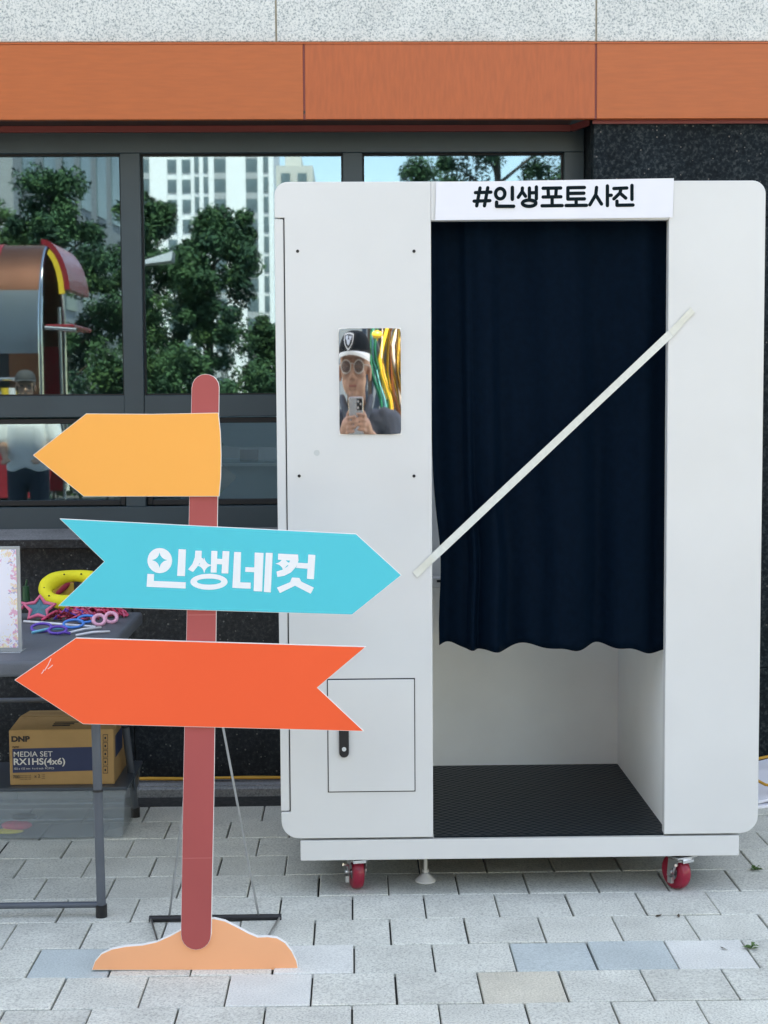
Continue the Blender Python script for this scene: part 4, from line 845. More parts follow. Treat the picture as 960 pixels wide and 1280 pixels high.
for i in range(k_ + 1):
    a = math.pi / 2 * i / k_; v += [(.084 * math.cos(a) ** .8 * math.cos(2 * math.pi * m_ / n), -.012 + .104 * math.cos(a) ** .8 * math.sin(2 * math.pi * m_ / n), .047 + .088 * math.sin(a)) for m_ in range(n)]
q.add(v, [(i * n + m_, i * n + (m_ + 1) % n, (i + 1) * n + (m_ + 1) % n, (i + 1) * n + m_) for i in range(k_) for m_ in range(n)]); capo = q.build('cap', M['capcl'], ph, smooth=True); capo.modifiers.new('t', 'SOLIDIFY').thickness = .003
q = MB(); q.M = hm; v = []; nb = 18
for i in range(nb + 1):
    a = math.pi * (.08 + .84 * i / nb); ca, sa = math.cos(a), math.sin(a)
    inn = (.083 * ca, -.012 + .103 * sa, .052 - .004 * ca * ca); ou = (.088 * ca, .02 + .150 * sa, .044 - .018 * ca * ca)
    v += [inn, ou, (ou[0], ou[1], ou[2] - .012), (inn[0], inn[1], inn[2] - .008)]
q.add(v, [(4 * i + a, 4 * i + b_, 4 * i + 4 + b_, 4 * i + 4 + a) for i in range(nb) for a, b_ in ((0, 1), (1, 2), (2, 3), (3, 0))] + [(0, 3, 2, 1), (4 * nb, 4 * nb + 1, 4 * nb + 2, 4 * nb + 3)]); q.build('brim', M['brim'], capo, smooth=40)
def on_cap(x, z):                                     # point on the crown's front
    s = max(0, 1 - ((z - .047) / .088) ** 2); cz = math.sqrt(s) ** .8; return (x, -.012 + .104 * cz * math.sqrt(max(0, 1 - (x / (.084 * max(cz, .01))) ** 2)) + .004, z)
def shield(sc_, dy, m_, cx=-.022, cz=.088):
    pts = [(-.5, .55), (-.2, .62), (.15, .60), (.5, .50), (.5, .1), (.40, -.25), (.2, -.52), (0, -.66), (-.2, -.52), (-.40, -.22), (-.5, .1)]
    v = []
    for x, z in pts: p_ = on_cap(cx + x * sc_, cz + z * sc_); v.append((p_[0], p_[1] + dy, p_[2]))
    c0 = on_cap(cx, cz); q = MB(); q.M = hm; q.add([(c0[0], c0[1] + dy, c0[2])] + v, [(0, i + 1, (i + 1) % len(v) + 1) for i in range(len(v))]); return q.build('emblem', m_, capo)
shield(.052, .001, M['brim']); shield(.043, .0022, M['capcl'])
for dx, dz, s in ((-.009, .012, .015), (.010, .010, .014), (0, -.006, .018)): shield(s, .0034, M['lamp'], -.022 + dx, .088 + dz)
for s in (-1, 1):
    pts = [hm @ Vector((s * .033 + .025 * math.cos(2 * math.pi * i / 24), .102 - .010 * abs(math.cos(2 * math.pi * i / 24)), -.004 + .024 * math.sin(2 * math.pi * i / 24))) for i in range(24)]
    q = MB(); q.tube(pts, .0032, 6, True); gl_ = q.build('spectacle_rim', M['clearfr'], ph, smooth=True)
    q = MB(); q.add(pts, [tuple(range(24))]); q.build('lens', M['lens'], gl_)
    q = MB(); q.tube([hm @ Vector(p_) for p_ in ((s * .057, .090, .004), (s * .078, .05, .004), (s * .084, .0, -.002))], .0026, 6); q.build('temple_arm', M['clearfr'], gl_, smooth=True)
q = MB(); q.tube([hm @ Vector(p_) for p_ in ((-.010, .104, .004), (0, .108, .008), (.010, .104, .004))], .0026, 6); q.build('spectacle_bridge', M['clearfr'], ph, smooth=True)
q = MB(); q.M = hm; q.cap((-.017, .0835, -.071), (.017, .0835, -.071), .0042); q.build('mouth', M['lips'], ph, smooth=True)
# phone, its lens at the viewpoint
pz = thing('phone', 'silver smartphone held up by the person in the black cap', 'phone', (-.02, -.010, H - .14))
q = MB(); q.prism(rc(.010, H + .012, .009, 0, 90) + rc(-.050, H + .012, .009, 90, 180) + rc(-.050, H - .136, .009, 180, 270) + rc(.010, H - .136, .009, 270, 360), -.013, -.005); q.build('case', M['silver'], pz, smooth=30, bevel=.001)
q = MB(); q.box(-.016, .014, -.0052, -.0035, H - .030, H + .014); cm = q.build('camera_module', M['black'], pz, bevel=.001)
for x, z in ((-.0085, .004), (.006, -.006), (-.0085, -.020)): q = MB(); q.cone((x, -.0036, H + z), (x, -.0024, H + z), .0055, n=16); q.build('camera_ring', M['chrome'], cm, smooth=30)
# second person
c = refl(33, 505, -1.45); fx = c.x
p2 = thing('person', 'person in white shirt and grey cap standing beside the photographer', 'person', (fx, -1.45, 0))
b = MB(); zh = refl(33, 482, -1.45).z; hm2 = head(b, Vector((fx, -1.43, zh)), -12, 0); y2 = -1.46
b.cap((fx, y2 - .0, zh - .07), (fx, y2 - .02, zh - .22), .05, .058); b.ell((fx, y2, zh - .42), (.155, .10, .25)); b.ell((fx, y2, .90), (.15, .11, .15))
for s in (-1, 1):
    sh = (fx + s * .175, y2, zh - .215); el_ = (fx + s * .215, y2 + .0, zh - .48); wr = (fx + s * .15, y2 + .18, zh - .60); pl = (fx + s * .13, y2 + .25, zh - .62)
    b.chain([(fx + s * .07, y2, zh - .20), sh, el_, wr], [.05, .052, .042, .026])
    tips = [((pl[0] + s * (.024 - .016 * k), pl[1] + .015, pl[2]), (pl[0] + s * (.024 - .016 * k), pl[1] + .05, pl[2] - .006), (pl[0] + s * (.02 - .014 * k), pl[1] + .072 - .006 * abs(k - 1), pl[2] - .028), .0082) for k in range(4)] + [((pl[0] - s * .024, pl[1] - .01, pl[2]), (pl[0] - s * .04, pl[1] + .015, pl[2] + .002), (pl[0] - s * .044, pl[1] + .04, pl[2] - .008), .009)]
    hand(b, wr, pl, s, tips)
    b.chain([(fx + s * .085, y2, .85), (fx + s * .10, y2 + .01, .46), (fx + s * .105, y2 - .02, .075)], [.08, .055, .037]); b.chain([(fx + s * .105, y2 - .02, .07), (fx + s * .12, y2 + .13, .035)], [.04, .032])
blob('body', b, M['skin'], p2, .006, 5)
j = MB(); j.ell((fx, y2, zh - .40), (.172, .112, .27), 24, 16); [j.cap((fx + k * .018, y2, zh - .35), (fx + k * .021, y2, .90), .115, .118) for k in (-3, -1, 1, 3)]; j.cap((fx - .066, y2, .885), (fx + .066, y2, .885), .118); j.ell((fx, y2 - .005, zh - .235), (.165, .09, .07))
for s in (-1, 1): j.chain([(fx + s * .07, y2, zh - .20), (fx + s * .18, y2, zh - .22), (fx + s * .225, y2 + .0, zh - .44)], [.06, .072, .075])
blob('shirt', j, M['shirt'], p2, .009, 4)
t = MB(); t.ell((fx, y2, .84), (.162, .118, .13), 20, 12)
for s in (-1, 1): t.chain([(fx + s * .085, y2, .82), (fx + s * .10, y2 + .01, .46), (fx + s * .105, y2 - .02, .09)], [.095, .074, .06])
blob('trousers', t, M['jeans'], p2, .01, 4)
for s in (-1, 1): t = MB(); t.chain([(fx + s * .105, y2 - .03, .045), (fx + s * .12, y2 + .13, .036)], [.046, .04]); t.box(fx + s * .112 - .04, fx + s * .112 + .04, y2 - .07, y2 + .17, 0, .02); blob('shoe', t, M['shoe'], p2, .008, 4)
q = MB(); q.M = hm2; v = []
for i in range(k_ + 1):
    a = math.pi / 2 * i / k_; v += [(.088 * math.cos(a) ** .8 * math.cos(2 * math.pi * m_ / n), -.012 + .106 * math.cos(a) ** .8 * math.sin(2 * math.pi * m_ / n), .042 + .090 * math.sin(a)) for m_ in range(n)]
q.add(v, [(i * n + m_, i * n + (m_ + 1) % n, (i + 1) * n + (m_ + 1) % n, (i + 1) * n + m_) for i in range(k_) for m_ in range(n)]); c2 = q.build('cap', M['greycap'], p2, smooth=True); c2.modifiers.new('t', 'SOLIDIFY').thickness = .003
q = MB(); q.M = hm2; v = []
for i in range(nb + 1):
    a = math.pi * (.08 + .84 * i / nb); ca, sa = math.cos(a), math.sin(a); inn = (.086 * ca, -.012 + .105 * sa, .050); ou = (.09 * ca, .015 + .125 * sa, .042 - .014 * ca * ca); v += [inn, ou, (ou[0], ou[1], ou[2] - .004), (inn[0], inn[1], inn[2] - .004)]
q.add(v, [(4 * i + a, 4 * i + b_, 4 * i + 4 + b_, 4 * i + 4 + a) for i in range(nb) for a, b_ in ((0, 1), (1, 2), (2, 3), (3, 0))]); q.build('brim', M['greycap'], c2, smooth=40)
q = MB(); q.M = hm2; q.ell((0, -.03, .0), (.081, .085, .075), 20, 12); q.build('hair', M['hair'], p2, smooth=True)
for s in (-1, 1): q = MB(); q.M = hm2; q.ell((s * .031, .074, -.002), (.012, .008, .006)); q.build('eye', M['hair'], p2, smooth=True)

# --- foil streamers on a rack behind the photographer
def mref(px, py, y): p = at(px, py, 2 * Yb - y); return Vector((p.x - (449.5 - 441.3) / F * (2 * Yb - y), y, H + (p.z - H) / 1.5))
yr = -1.7; ra, rb = mref(466, 410, yr).x, mref(502, 410, yr).x + .75
rk = thing('display_rack', 'black tubular rack carrying foil streamers behind the photographer', 'rack', ((ra + rb) / 2, yr, 0))
for x in (ra - .03, rb + .03):
    q = MB(); q.cone((x, yr, 0), (x, yr, 2.05), .014, n=10); l = q.build('upright', M['black'], rk, smooth=40); q = MB(); q.box(x - .02, x + .02, yr - .25, yr + .25, .0, .03); q.build('foot', M['black'], l, bevel=.004)
q = MB(); q.cone((ra - .05, yr, 2.05), (rb + .05, yr, 2.05), .014, n=10); q.build('top_rail', M['black'], rk, smooth=40)
q = MB(); bx0, bx1 = ra - .25, rb + .1; v = []
for j_ in range(13):
    for i in range(41): v.append((bx0 + (bx1 - bx0) * i / 40, yr - .13 + .02 * math.sin(i * .8 + j_ * .1), .5 + 1.6 * j_ / 12))
q.add(v, [(j_ * 41 + i, j_ * 41 + i + 1, (j_ + 1) * 41 + i + 1, (j_ + 1) * 41 + i) for j_ in range(12) for i in range(40)])
bq = thing('added_backdrop', 'slate blue cloth added behind the foil streamers to block bright ground', 'banner', ((bx0 + bx1) / 2, yr - .13, .5)); bqo = q.build('cloth', mat('slate_blue_cloth', (.06, .10, .15), .8), bq, smooth=True); bqo.modifiers.new('t', 'SOLIDIFY').thickness = .003  # backdrop added to hide the bright ground and darken the mirror's background
q = MB(); q.cone((bx0 - .03, yr - .13, 2.105), (bx1 + .03, yr - .13, 2.105), .012, n=8); q.build('rod', M['black'], bq)
for x in (bx0, bx1): q = MB(); q.cone((x, yr - .13, 0), (x, yr - .13, 2.10), .012, n=8); q.build('pole', M['black'], bq)
def fringe(name, label, x0, x1, ms, z0, group=None):
    t = thing(name, label, 'streamers', ((x0 + x1) / 2, yr, 2.03)); x = x0; k = 0
    while x < x1:
        wd = rr.uniform(.018, .032); pts = []; ph_ = rr.uniform(0, 6)
        for i in range(25):
            f = i / 24; pts.append((x + .040 * math.sin(14 * f + ph_ * .06) + .010 * math.sin(31 * f + ph_), yr + .012 * math.sin(9 * f + ph_) + .02 * math.sin(k * 2.1), 2.035 - f * (2.035 - z0) - (0.0)))
        q = MB(); q.tube(pts, wd / 2, 6, flat=.06); q.build('strip', ms[k % len(ms)], t, smooth=True); x += wd * .55; k += 1
ga, gb = mref(480, 430, yr).x, mref(502, 430, yr).x
fringe('foil_streamers', 'green foil streamers hanging on the rack', ra, ga - .03, [M['green'], M['green'], M['aqua']], .75)
fringe('foil_streamers', 'gold foil streamers hanging on the rack', ga, gb + .35, [M['gold'], M['cartyel'], M['gold'], M['gold'], M['copper'], M['gold'], M['paper']], .6)
p = mref(470, 423, yr + .2); q = MB(); q.ell((p.x, p.y, p.z), (.034, .02, .017), 20, 12); bln = thing('foil_balloon', 'small yellow foil balloon floating beside the rack', 'balloon', (p.x, p.y, p.z)); q.build('bulb', M['cartyel'], bln, smooth=True)
q = MB(); q.cone((p.x, p.y, p.z - .016), (p.x, p.y, p.z - .026), .003, .007, 10); q.build('knot', M['cartyel'], bln); q = MB(); q.tube([(p.x, p.y, p.z - .026), (p.x + .03, p.y - .1, p.z - .1), (p.x + .05, yr, 2.05 - .02)], .0015, 6); q.build('string', M['paper'], bln)

# --- round-roofed food cart
cy0, cy1 = -2.35, -3.45; cxr = refl(49, 400, cy0).x; cxl = cxr - 2.6; cym = (cy0 + cy1) / 2; ctop = refl(62, 306, cym).z
cart = thing('food_cart', 'round roofed chrome and copper food cart with an opened end hatch', 'food cart', ((cxl + cxr) / 2, cym, 0))
zsp = 1.95
def sect(t):                                          # arch section, t 0..1 from near foot over the top to the far foot
    if t < .25: return (cy0, .55 + (zsp - .55) * t / .25)
    if t > .75: return (cy1, zsp - (zsp - .55) * (t - .75) / .25)
    a = math.pi * (t - .25) / .5; return (cym + (cy0 - cym) * math.cos(a), zsp + (ctop - zsp) * math.sin(a))
def skin_part(name, t0, t1, x0, x1, m_, out=0, n=12, parent=cart, th=.02):
    v = []
    for i in range(n + 1):
        y, z = sect(t0 + (t1 - t0) * i / n); nn = Vector((y - cym, (z - zsp) * .6 if z > zsp else 0)).normalized()
        for x in (x0, x1):
            for o_ in (out, out - th): v.append((x, y + nn.x * o_, z + nn.y * o_))
    fs = []
    for i in range(n):
        a = 4 * i; c = a + 4; fs += [(a, a + 2, c + 2, c), (a + 1, c + 1, c + 3, a + 3), (a, c, c + 1, a + 1), (a + 2, a + 3, c + 3, c + 2)]
    fs += [(0, 1, 3, 2), (4 * n, 4 * n + 2, 4 * n + 3, 4 * n + 1)]
    q = MB(); q.add(v, fs); return q.build(name, m_, parent, smooth=40)
def hood(name, rx, rz, th, y0, y1, m_, par, a0=8, a1=90):
    q = MB(); v = []; n_ = 12; zc_ = ctop - .52
    for i in range(n_ + 1):
        a = R(a0 + (a1 - a0) * i / n_)
        for k in (0, th):
            for y in (y0, y1): v.append((cxr + .02 + (rx - k) * math.cos(a), y, zc_ + (rz - k) * math.sin(a)))
    fs = []
    for i in range(n_): o = 4 * i; c = o + 4; fs += [(o, c, c + 1, o + 1), (o + 2, o + 3, c + 3, c + 2), (o, o + 2, c + 2, c), (o + 1, c + 1, c + 3, o + 3)]
    fs += [(0, 1, 3, 2), (4 * n_, 4 * n_ + 2, 4 * n_ + 3, 4 * n_ + 1)]; q.add(v, fs); return q.build(name, m_, par, smooth=40)
skin_part('lower_body', 0, .10, cxl, cxr, M['cartred']); skin_part('counter_rail', .10, .125, cxl, cxr, M['silver'], .03); skin_part('serving_window', .125, .232, cxl, cxr - .28, M['dkglass']); skin_part('window_post', .125, .232, cxr - .279, cxr, M['copper'])
skin_part('chrome_band', .232, .335, cxl, cxr, M['silver']); skin_part('roof', .335, .75, cxl, cxr, M['copper']); skin_part('far_body', .75, 1, cxl, cxr, M['cartred'])
for k in range(5): skin_part('roof_rib', .335, .665, cxl + .08 + k * .52, cxl + .12 + k * .52, M['cartred'], .006)
for x in (cxr - .55, cxr - .62, cxr - 1.2, cxr - 1.9): skin_part('trim_strip', .125, .335, x, x + .035, M['cartred'], .008)
for z in (1.62, 1.50): q = MB(); q.cone((cxl, cy0 + .03, z), (cxr - .1, cy0 + .03, z), .016, n=10); q.build('hand_rail', M['silver'], cart, smooth=40)
q = MB(); q.tube([(cxr + .005, *sect(i / 40)) for i in range(41)], .022, 10); q.build('end_rim', M['chrome'], cart, smooth=True)
q = MB(); q.box(cxl, cxr - .3, cy1 + .03, cy0 - .03, .55, .60); q.box(cxl, cxl + .02, cy1 + .03, cy0 - .03, .6, 2.0); q.build('floor', M['room'], cart)
for x in (cxl + .5, cxr - .5):
    for y, s in ((cy0 - .12, 1), (cy1 + .12, -1)):
        q = MB(); q.cone((x, y - .06, .28), (x, y + .06, .28), .28, n=28); wq = q.build('wheel', M['tyre'], cart, smooth=40); q = MB(); q.cone((x, y - .065, .28), (x, y + .065, .28), .15, n=20); q.build('rim', M['silver'], wq, smooth=40)
q = MB(); q.box(cxl + .2, cxr - .2, cy1 + .06, cy0 - .06, .40, .55); q.build('chassis', M['tyre'], cart)
hq = hood('end_hood', .25, .52, .05, cy0 - .06, cy1 + .06, M['cartred'], cart)
hood('yellow_strip', .20, .46, .05, cy0 - .058, cy0 - .10, M['cartyel'], hq, 4, 70)
zsh = refl(80, 405, cy0).z
q = MB(); q.box(cxr + .04, cxr + .30, cy1 + .15, cy0 - .05, zsh - .03, zsh); q.build('end_shelf', M['cartred'], cart, bevel=.008); q = MB(); q.cone((cxr + .04, cy0 - .04, zsh - .03), (cxr + .32, cy0 - .04, zsh - .05), .02, n=10); q.build('shelf_rail', M['silver'], cart, smooth=40)
q = MB(); q.cone((cxr + .16, cy0 - .2, .0), (cxr + .14, cy0 - .2, ctop - .6), .016, n=10); q.build('support_pole', M['silver'], cart, smooth=40)
for k, (dz, m_) in enumerate(((.0, 'cartyel'), (.0, 'paper'), (.0, 'gold'))):
    q = MB(); x = refl(8 + 9 * k, 467, cy0).x; q.cone((x, cy0 + .05, 1.44), (x, cy0 + .05, 1.54), .035, .045, 12); q.build('condiment_cup', M[m_], cart, smooth=40)
q = MB(); q.box(cxl, cxr - .1, cy0 + .0, cy0 + .12, 1.415, 1.438); q.build('serving_shelf', M['silver'], cart, bevel=.003)

# --- trees
def tree(label, base, top, rx, seed, name='tree', nl=7500, conic=.35, ls=.045):
    r_ = random.Random(seed); x, y = base.x, base.y; t = thing(name, label, 'tree', (x, y, -.07), 'street trees opposite the building')
    q = MB(); lean = r_.uniform(-.2, .2); hc = top * .28
    pts = [(x + lean * (i / 6) ** 2, y, -.07 + (top * .9 + .07) * i / 6) for i in range(7)]; q.tube(pts, [.16 * (1 - i / 7.2) * top / 6 for i in range(7)], 8)
    cl = []
    for k in range(int(46 + top * 5)):
        f = r_.random() ** .85; z = hc + (top - hc) * f * .98; a = r_.uniform(0, 2 * math.pi)
        env = rx * ((1 - f) ** .6 * conic * 1.4 + (1 - conic) * math.sqrt(max(0, 1 - (2 * f - .85) ** 2 / 1.4))) * (.85 + .3 * math.sin(3 * a + seed))
        rad = env * math.sqrt(r_.random()) * 1.0; c = Vector((x + lean * f + rad * math.cos(a), y + rad * math.sin(a) * .9, z)); cl.append((c, r_.uniform(.20, .48) * (rx / 2) ** .5))
        if k % 4 == 0: cl.append((Vector((x + lean * f + env * 1.12 * math.cos(a), y + env * math.sin(a), z + r_.uniform(-.1, .3))), r_.uniform(.10, .2)))
        if k % 3 == 0:
            s_ = Vector((x + lean * .5 * f, y, max(hc * .8, z - rad * .7))); q.tube([s_, s_.lerp(c, .5) + Vector((0, 0, .05)), c], [.035, .02, .008], 5)
    q.build('trunk', M['bark'], t, smooth=True)
    v = []; fs = []; mi = []
    per = int(nl * 3.4) // len(cl)
    for c, s_ in cl:
        m_ = r_.choice((0, 0, 1, 1, 2, 3))
        for k in range(per):
            dvec = Vector((r_.gauss(0, 1), r_.gauss(0, 1), r_.gauss(0, .75))).normalized() * s_ * r_.random() ** .45
            p_ = c + dvec; nn = (dvec.normalized() * .5 + Vector((r_.gauss(0, .6), r_.gauss(0, .6), r_.gauss(.5, .5)))).normalized(); tt = nn.orthogonal().normalized(); tt.rotate(Matrix.Rotation(r_.uniform(0, 6.28), 3, nn)); bb = nn.cross(tt); L_ = ls * r_.uniform(.6, 1.3); W_ = L_ * .42
            i0 = len(v); v += [p_ - tt * L_, p_ + bb * W_, p_ + tt * L_, p_ - bb * W_]; fs.append((i0, i0 + 1, i0 + 2, i0 + 3)); mi.append(m_ if r_.random() < .8 else r_.randrange(4))
    q = MB(); q.add(v, fs, mi); q.build('crown', [M['leaf%d' % i] for i in range(4)], t)
def tree_px(label, px, pt, y, rpx, seed, **k):
    b_ = refl(px, 505, y); zt_ = refl(px, pt, y).z; tree(label, b_, zt_, rpx * (2 * YP - y) / F, seed, **k)
tree_px('broad dark tree filling the pane above the food cart', 78, 215, -13.0, 92, 21, nl=11000)
tree_px('tall tapering tree before the white tower', 258, 262, -12.0, 78, 22, nl=10000, conic=.8)
tree_px('rounded tree beside the street lamp', 178, 248, -14.5, 66, 23, nl=8000)
tree_px('low light green tree at the foot of the white tower', 325, 405, -13.2, 36, 24, nl=4000)
tree_px('tall leafy tree reflected above the booth roof', 625, 95, -14.0, 160, 25, nl=15000)
tree_px('slim tree rising beside the tall leafy tree', 520, 196, -17.0, 50, 26, nl=6000)
tree_px('bushy dark tree behind the food cart', -40, 240, -15.5, 80, 27, nl=8000)
tree_px('round tree hidden behind the booth', 430, 300, -16.5, 75, 28, nl=6000)
row = random.Random(9); src = [o for o in bpy.data.objects if o.name.startswith('tree') and o.type == 'EMPTY'][:3]
for k in range(22):  # extra rows of unseen trees, added to shut out low sky light
    so_ = src[k % 3]; x_ = (-11.5 - 2.6 * (k // 2)) if k % 2 else (8.0 + 2.6 * (k // 2)); y_ = -12.5 + row.uniform(-2.5, 2.5) + .28 * abs(x_); c_ = so_.copy(); col.objects.link(c_); sc_ = row.uniform(1.25, 1.6)
    c_['label'] = 'leafy street tree in the long row beside the paved square'; c_['group'] = 'street trees in the long row'
    for ch in so_.children:
        e_ = ch.copy(); col.objects.link(e_); e_.parent = c_; e_.matrix_parent_inverse = Matrix.Translation(so_.location).inverted()
    c_.location = (x_, y_, -.07); c_.scale = (sc_, sc_, sc_); c_.rotation_euler = (0, 0, row.uniform(0, 6.28))
hr = random.Random(31)                                # low clipped hedge under the trees
t = thing('hedge', 'long clipped hedge under the trees opposite the building', 'hedge', (-1.5, -11.2, -.07)); v = []; fs = []; mi = []
for i in range(40000):
    xx = hr.uniform(-9.5, 6.5); p_ = Vector((xx, -11.2 + hr.uniform(-.45, .45), hr.random() ** .6 * (1.4 + .12 * math.sin(xx * 2.1) + .08 * math.sin(xx * 5.3))))
    nn = Vector((hr.gauss(0, .6), hr.gauss(.4, .6), hr.gauss(.4, .5))).normalized(); tt = nn.orthogonal().normalized(); tt.rotate(Matrix.Rotation(hr.uniform(0, 6.28), 3, nn)); bb = nn.cross(tt); L_ = .05 * hr.uniform(.6, 1.3)
    i0 = len(v); v += [p_ - tt * L_, p_ + bb * L_ * .45, p_ + tt * L_, p_ - bb * L_ * .45]; fs.append((i0, i0 + 1, i0 + 2, i0 + 3)); mi.append(hr.randrange(4))
q = MB(); q.add(v, fs, mi); q.build('foliage', [M['leaf%d' % i] for i in range(4)], t)
q = MB()
for i in range(40): q.cone((-9.3 + i * .4, -11.2, -.07), (-9.3 + i * .4, -11.2, 1.0), .02, .008, 6)
tag(q.build('stems', M['bark'], t), kind='stuff')
# --- street lamp
lp = refl(167, 330, -9.5); sp = thing('street_lamp', 'pale grey street lamp with a wedge shaped head', 'street lamp', (lp.x, -9.5, -.07))
q = MB(); q.cone((lp.x, -9.5, -.07), (lp.x, -9.5, lp.z), .06, .045, 14); q.build('pole', M['lamp'], sp, smooth=40)
a, b_ = refl(176, 327, -9.5), refl(218, 315, -9.5); b2 = refl(216, 328, -9.5); a2 = refl(176, 332, -9.5)
q = MB(); q.hexa([(a2.x, -9.62, a2.z), (b2.x, -9.7, b2.z), (b_.x, -9.66, b_.z), (a.x, -9.60, a.z)][::-1], [(a2.x, -9.42, a2.z), (b2.x, -9.3, b2.z), (b_.x, -9.34, b_.z), (a.x, -9.44, a.z)][::-1]); q.cone((lp.x, -9.5, lp.z - .02), (a.x + .1, -9.5, (a.z + a2.z) / 2), .03, n=10); q.build('lamp_head', M['lamp'], sp, bevel=.01)
# --- parked car
yc = -8.2; c0 = refl(268, 560, yc).x; car = thing('parked_car', 'grey blue hatchback parked across the paving', 'car', (c0 + 2.0, yc - .85, -.07)); gz = -.07
def cpr(pts, w0, w1, m_, name, par, b_=0):
    q = MB(); n_ = len(pts); ym = yc - .87
    v = [(c0 + x, ym + w_ / 2, gz + z) for w_ in (1,) for x, z, w_ in [(p_[0], p_[1], (w0 if p_[1] < .95 else w0 + (w1 - w0) * min(1, (p_[1] - .95) / .5))) for p_ in pts]]
    v += [(x_, 2 * ym - y_, z_) for x_, y_, z_ in v]
    q.add(v, [tuple(range(n_)), tuple(range(2 * n_ - 1, n_ - 1, -1))] + [(i, i + n_, (i + 1) % n_ + n_, (i + 1) % n_) for i in range(n_)]); return q.build(name, m_, par, bevel=b_, seg=2, smooth=40)
cb_ = cpr([(0, .35), (.02, .75), (.12, .95), (.45, 1.42), (.8, 1.5), (1.9, 1.5), (2.35, 1.40), (3.05, .98), (3.8, .86), (4.02, .70), (4.05, .35), (3.75, .28), (.3, .28)], 1.74, 1.30, M['carp'], 'body', car, .03)
for pts in ([(.55, 1.0), (.75, 1.38), (1.5, 1.42), (1.55, 1.0)], [(1.63, 1.0), (1.60, 1.42), (2.2, 1.38), (2.8, 1.0)]):
    for s in (1, -1):
        q = MB(); ym = yc - .87; v = []
        for x, z in pts: hw = (1.74 + (1.30 - 1.74) * min(1, max(0, (z - .95) / .5))) / 2; v.append((c0 + x, ym + s * (hw + .006), gz + z))
        v += [(x, y - s * .03, z) for x, y, z in v]; f = [(0, 1, 2, 3), (7, 6, 5, 4), (0, 4, 5, 1), (1, 5, 6, 2), (2, 6, 7, 3), (3, 7, 4, 0)]; q.add(v, f); q.build('window', M['dkglass'], car)
for x in (.72, 3.25):
    for s in (1, -1):
        ym = yc - .87 + s * .78; q = MB(); q.cone((c0 + x, ym - .1, gz + .31), (c0 + x, ym + .105, gz + .31), .31, n=28); wq = q.build('wheel', M['tyre'], car, smooth=40); q = MB(); q.cone((c0 + x, ym - .11, gz + .31), (c0 + x, ym + .112, gz + .31), .19, n=20); q.build('rim', M['silver'], wq, smooth=40)
for s in (1, -1):
    q = MB(); q.box(c0 + 3.86, c0 + 4.03, yc - .87 + s * .6 - .16, yc - .87 + s * .6 + .16, gz + .62, gz + .74); q.build('headlight', M['acryl'], car, bevel=.02); q = MB(); q.box(c0 - .005, c0 + .05, yc - .87 + s * .68 - .12, yc - .87 + s * .68 + .12, gz + .78, gz + .92); q.build('tail_light', M['cartred'], car, bevel=.01)
# --- white apartment tower
yt = -202.0; D = 2 * YP - yt; tlx, trx = refl(160, 300, yt).x, refl(343, 300, yt).x; fl = 24.3 * D / F
tw = thing('apartment_tower', 'white apartment tower with columns of dark windows', 'apartment tower', ((tlx + trx) / 2, yt - 8, -.07)); htw = fl * 22
q = MB(); q.box(tlx - 14, trx, yt - 18, yt, -.07, htw); q.build('wall', M['tower'], tw)
zr = refl(250, 208, yt).z
cols = [(28, 75), (163, 210), (235, 280), (297, 322), (342, 368), (395, 455), (553, 612), (640, 667)]
edges = [(170 + a / 4, 170 + b_ / 4) for a, b_ in cols]; prev = 160
for a, b_ in edges + [(343, 343)]:
    x0, x1 = refl(prev, 300, yt).x, refl(a, 300, yt).x
    q = MB(); q.box(x0, x1, yt + .02, yt + .45, -.07, htw); q.build('pilaster', M['tower'], tw); prev = b_
k0 = -int((zr - 2) / fl); wmesh = {}
for k in range(k0, k0 + 21):
    z0 = zr + (k) * fl - fl * .32
    for ci, (a, b_) in enumerate(edges):
        x0, x1 = refl(a, 300, yt).x, refl(b_, 300, yt).x; hw = fl * (.66 if ci not in (3, 4, 7) else .80)
        if (ci) not in wmesh: m_ = MB(); m_.box(0, x1 - x0, .0, .12, 0, hw); wmesh[ci] = m_.mesh('window', M['twin'])
        o = bpy.data.objects.new('window', wmesh[ci]); link(o, tw); o.location = (x0, yt + .03, z0)
q = MB()
for k in range(k0, k0 + 21):
    for ci, (a, b_) in enumerate(edges):
        x0, x1 = refl(a, 300, yt).x, refl(b_, 300, yt).x; z0 = zr + k * fl - fl * .32
        if ci in (0, 5, 6): q.box(x0 + .02, x1 - .02, yt + .02, yt + .20, z0 - fl * .32, z0 - .02)
q.build('spandrel', M['towerg'], tw)
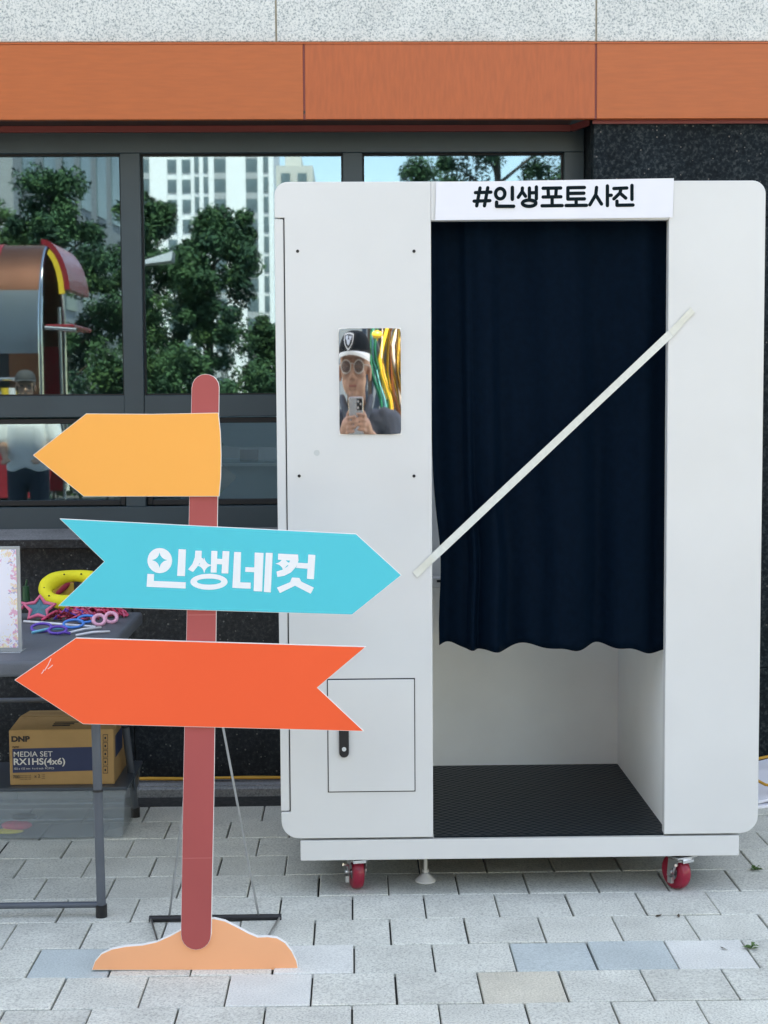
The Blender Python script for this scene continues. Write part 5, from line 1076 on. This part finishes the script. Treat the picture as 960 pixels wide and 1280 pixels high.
# lower pale block beside it, and the grey building on the left
bx0, bx1 = refl(346, 300, -170).x, refl(392, 300, -170).x; zt_ = refl(360, 207, -170).z
pb = thing('pale_block', 'low pale apartment block beside the white tower', 'apartment block', ((bx0 + bx1) / 2, -175, -.07))
q = MB(); q.box(bx0, bx1, -186, -170, -.07, zt_); q.box(bx0 + 1, bx0 + 3, -180, -172, zt_, zt_ + 1.5); q.build('wall', mat('pale_beige_render', (.55, .53, .50), .8), pb)
for k in range(9):
    for i in range(2):
        q = MB(); q.box(bx0 + .6 + i * 2.0, bx0 + 1.7 + i * 2.0, -169.99, -169.9, zt_ - 2.2 - k * 2.9, zt_ - .9 - k * 2.9); q.build('window', M['twin'], pb)
yg = -28.0; cxn = refl(18, 300, yg).x; hg = 22
gb_ = thing('grey_building', 'grey building with tall dark windows behind the food cart', 'building', (cxn - 6, yg - 7, -.07))
dx = .075 * 15
q = MB(); q.add([(cxn - 14, yg, -.07), (cxn, yg, -.07), (cxn + dx, yg - 15, -.07), (cxn - 14, yg - 15, -.07), (cxn - 14, yg, hg), (cxn, yg, hg), (cxn + dx, yg - 15, hg), (cxn - 14, yg - 15, hg)], [(3, 2, 1, 0), (4, 5, 6, 7), (1, 0, 4, 5)[::-1], (2, 1, 5, 6)[::-1], (3, 2, 6, 7)[::-1], (0, 3, 7, 4)[::-1]]); q.build('wall', M['greyb'], gb_)
for k in range(6):
    for i in range(7):
        s0_ = .8 + i * 2.0; m_ = Matrix.Translation((cxn + .075 * s0_, yg - s0_, 0)); q = MB(); q.M = m_; q.hexa([(-.02, 0, 1.0 + k * 3.2), (.09, -1.1, 1.0 + k * 3.2), (.09, -1.1, 3.4 + k * 3.2), (-.02, 0, 3.4 + k * 3.2)], [(.04, 0, 1.0 + k * 3.2), (.13, -1.1, 1.0 + k * 3.2), (.13, -1.1, 3.4 + k * 3.2), (.04, 0, 3.4 + k * 3.2)]); q.build('window', M['twin'], gb_)
    for i in range(4):
        q = MB(); q.box(cxn - 1.6 - i * 2, cxn - .6 - i * 2, yg + .01, yg + .06, 1 + k * 3.2, 3.4 + k * 3.2); q.build('window', M['twin'], gb_)
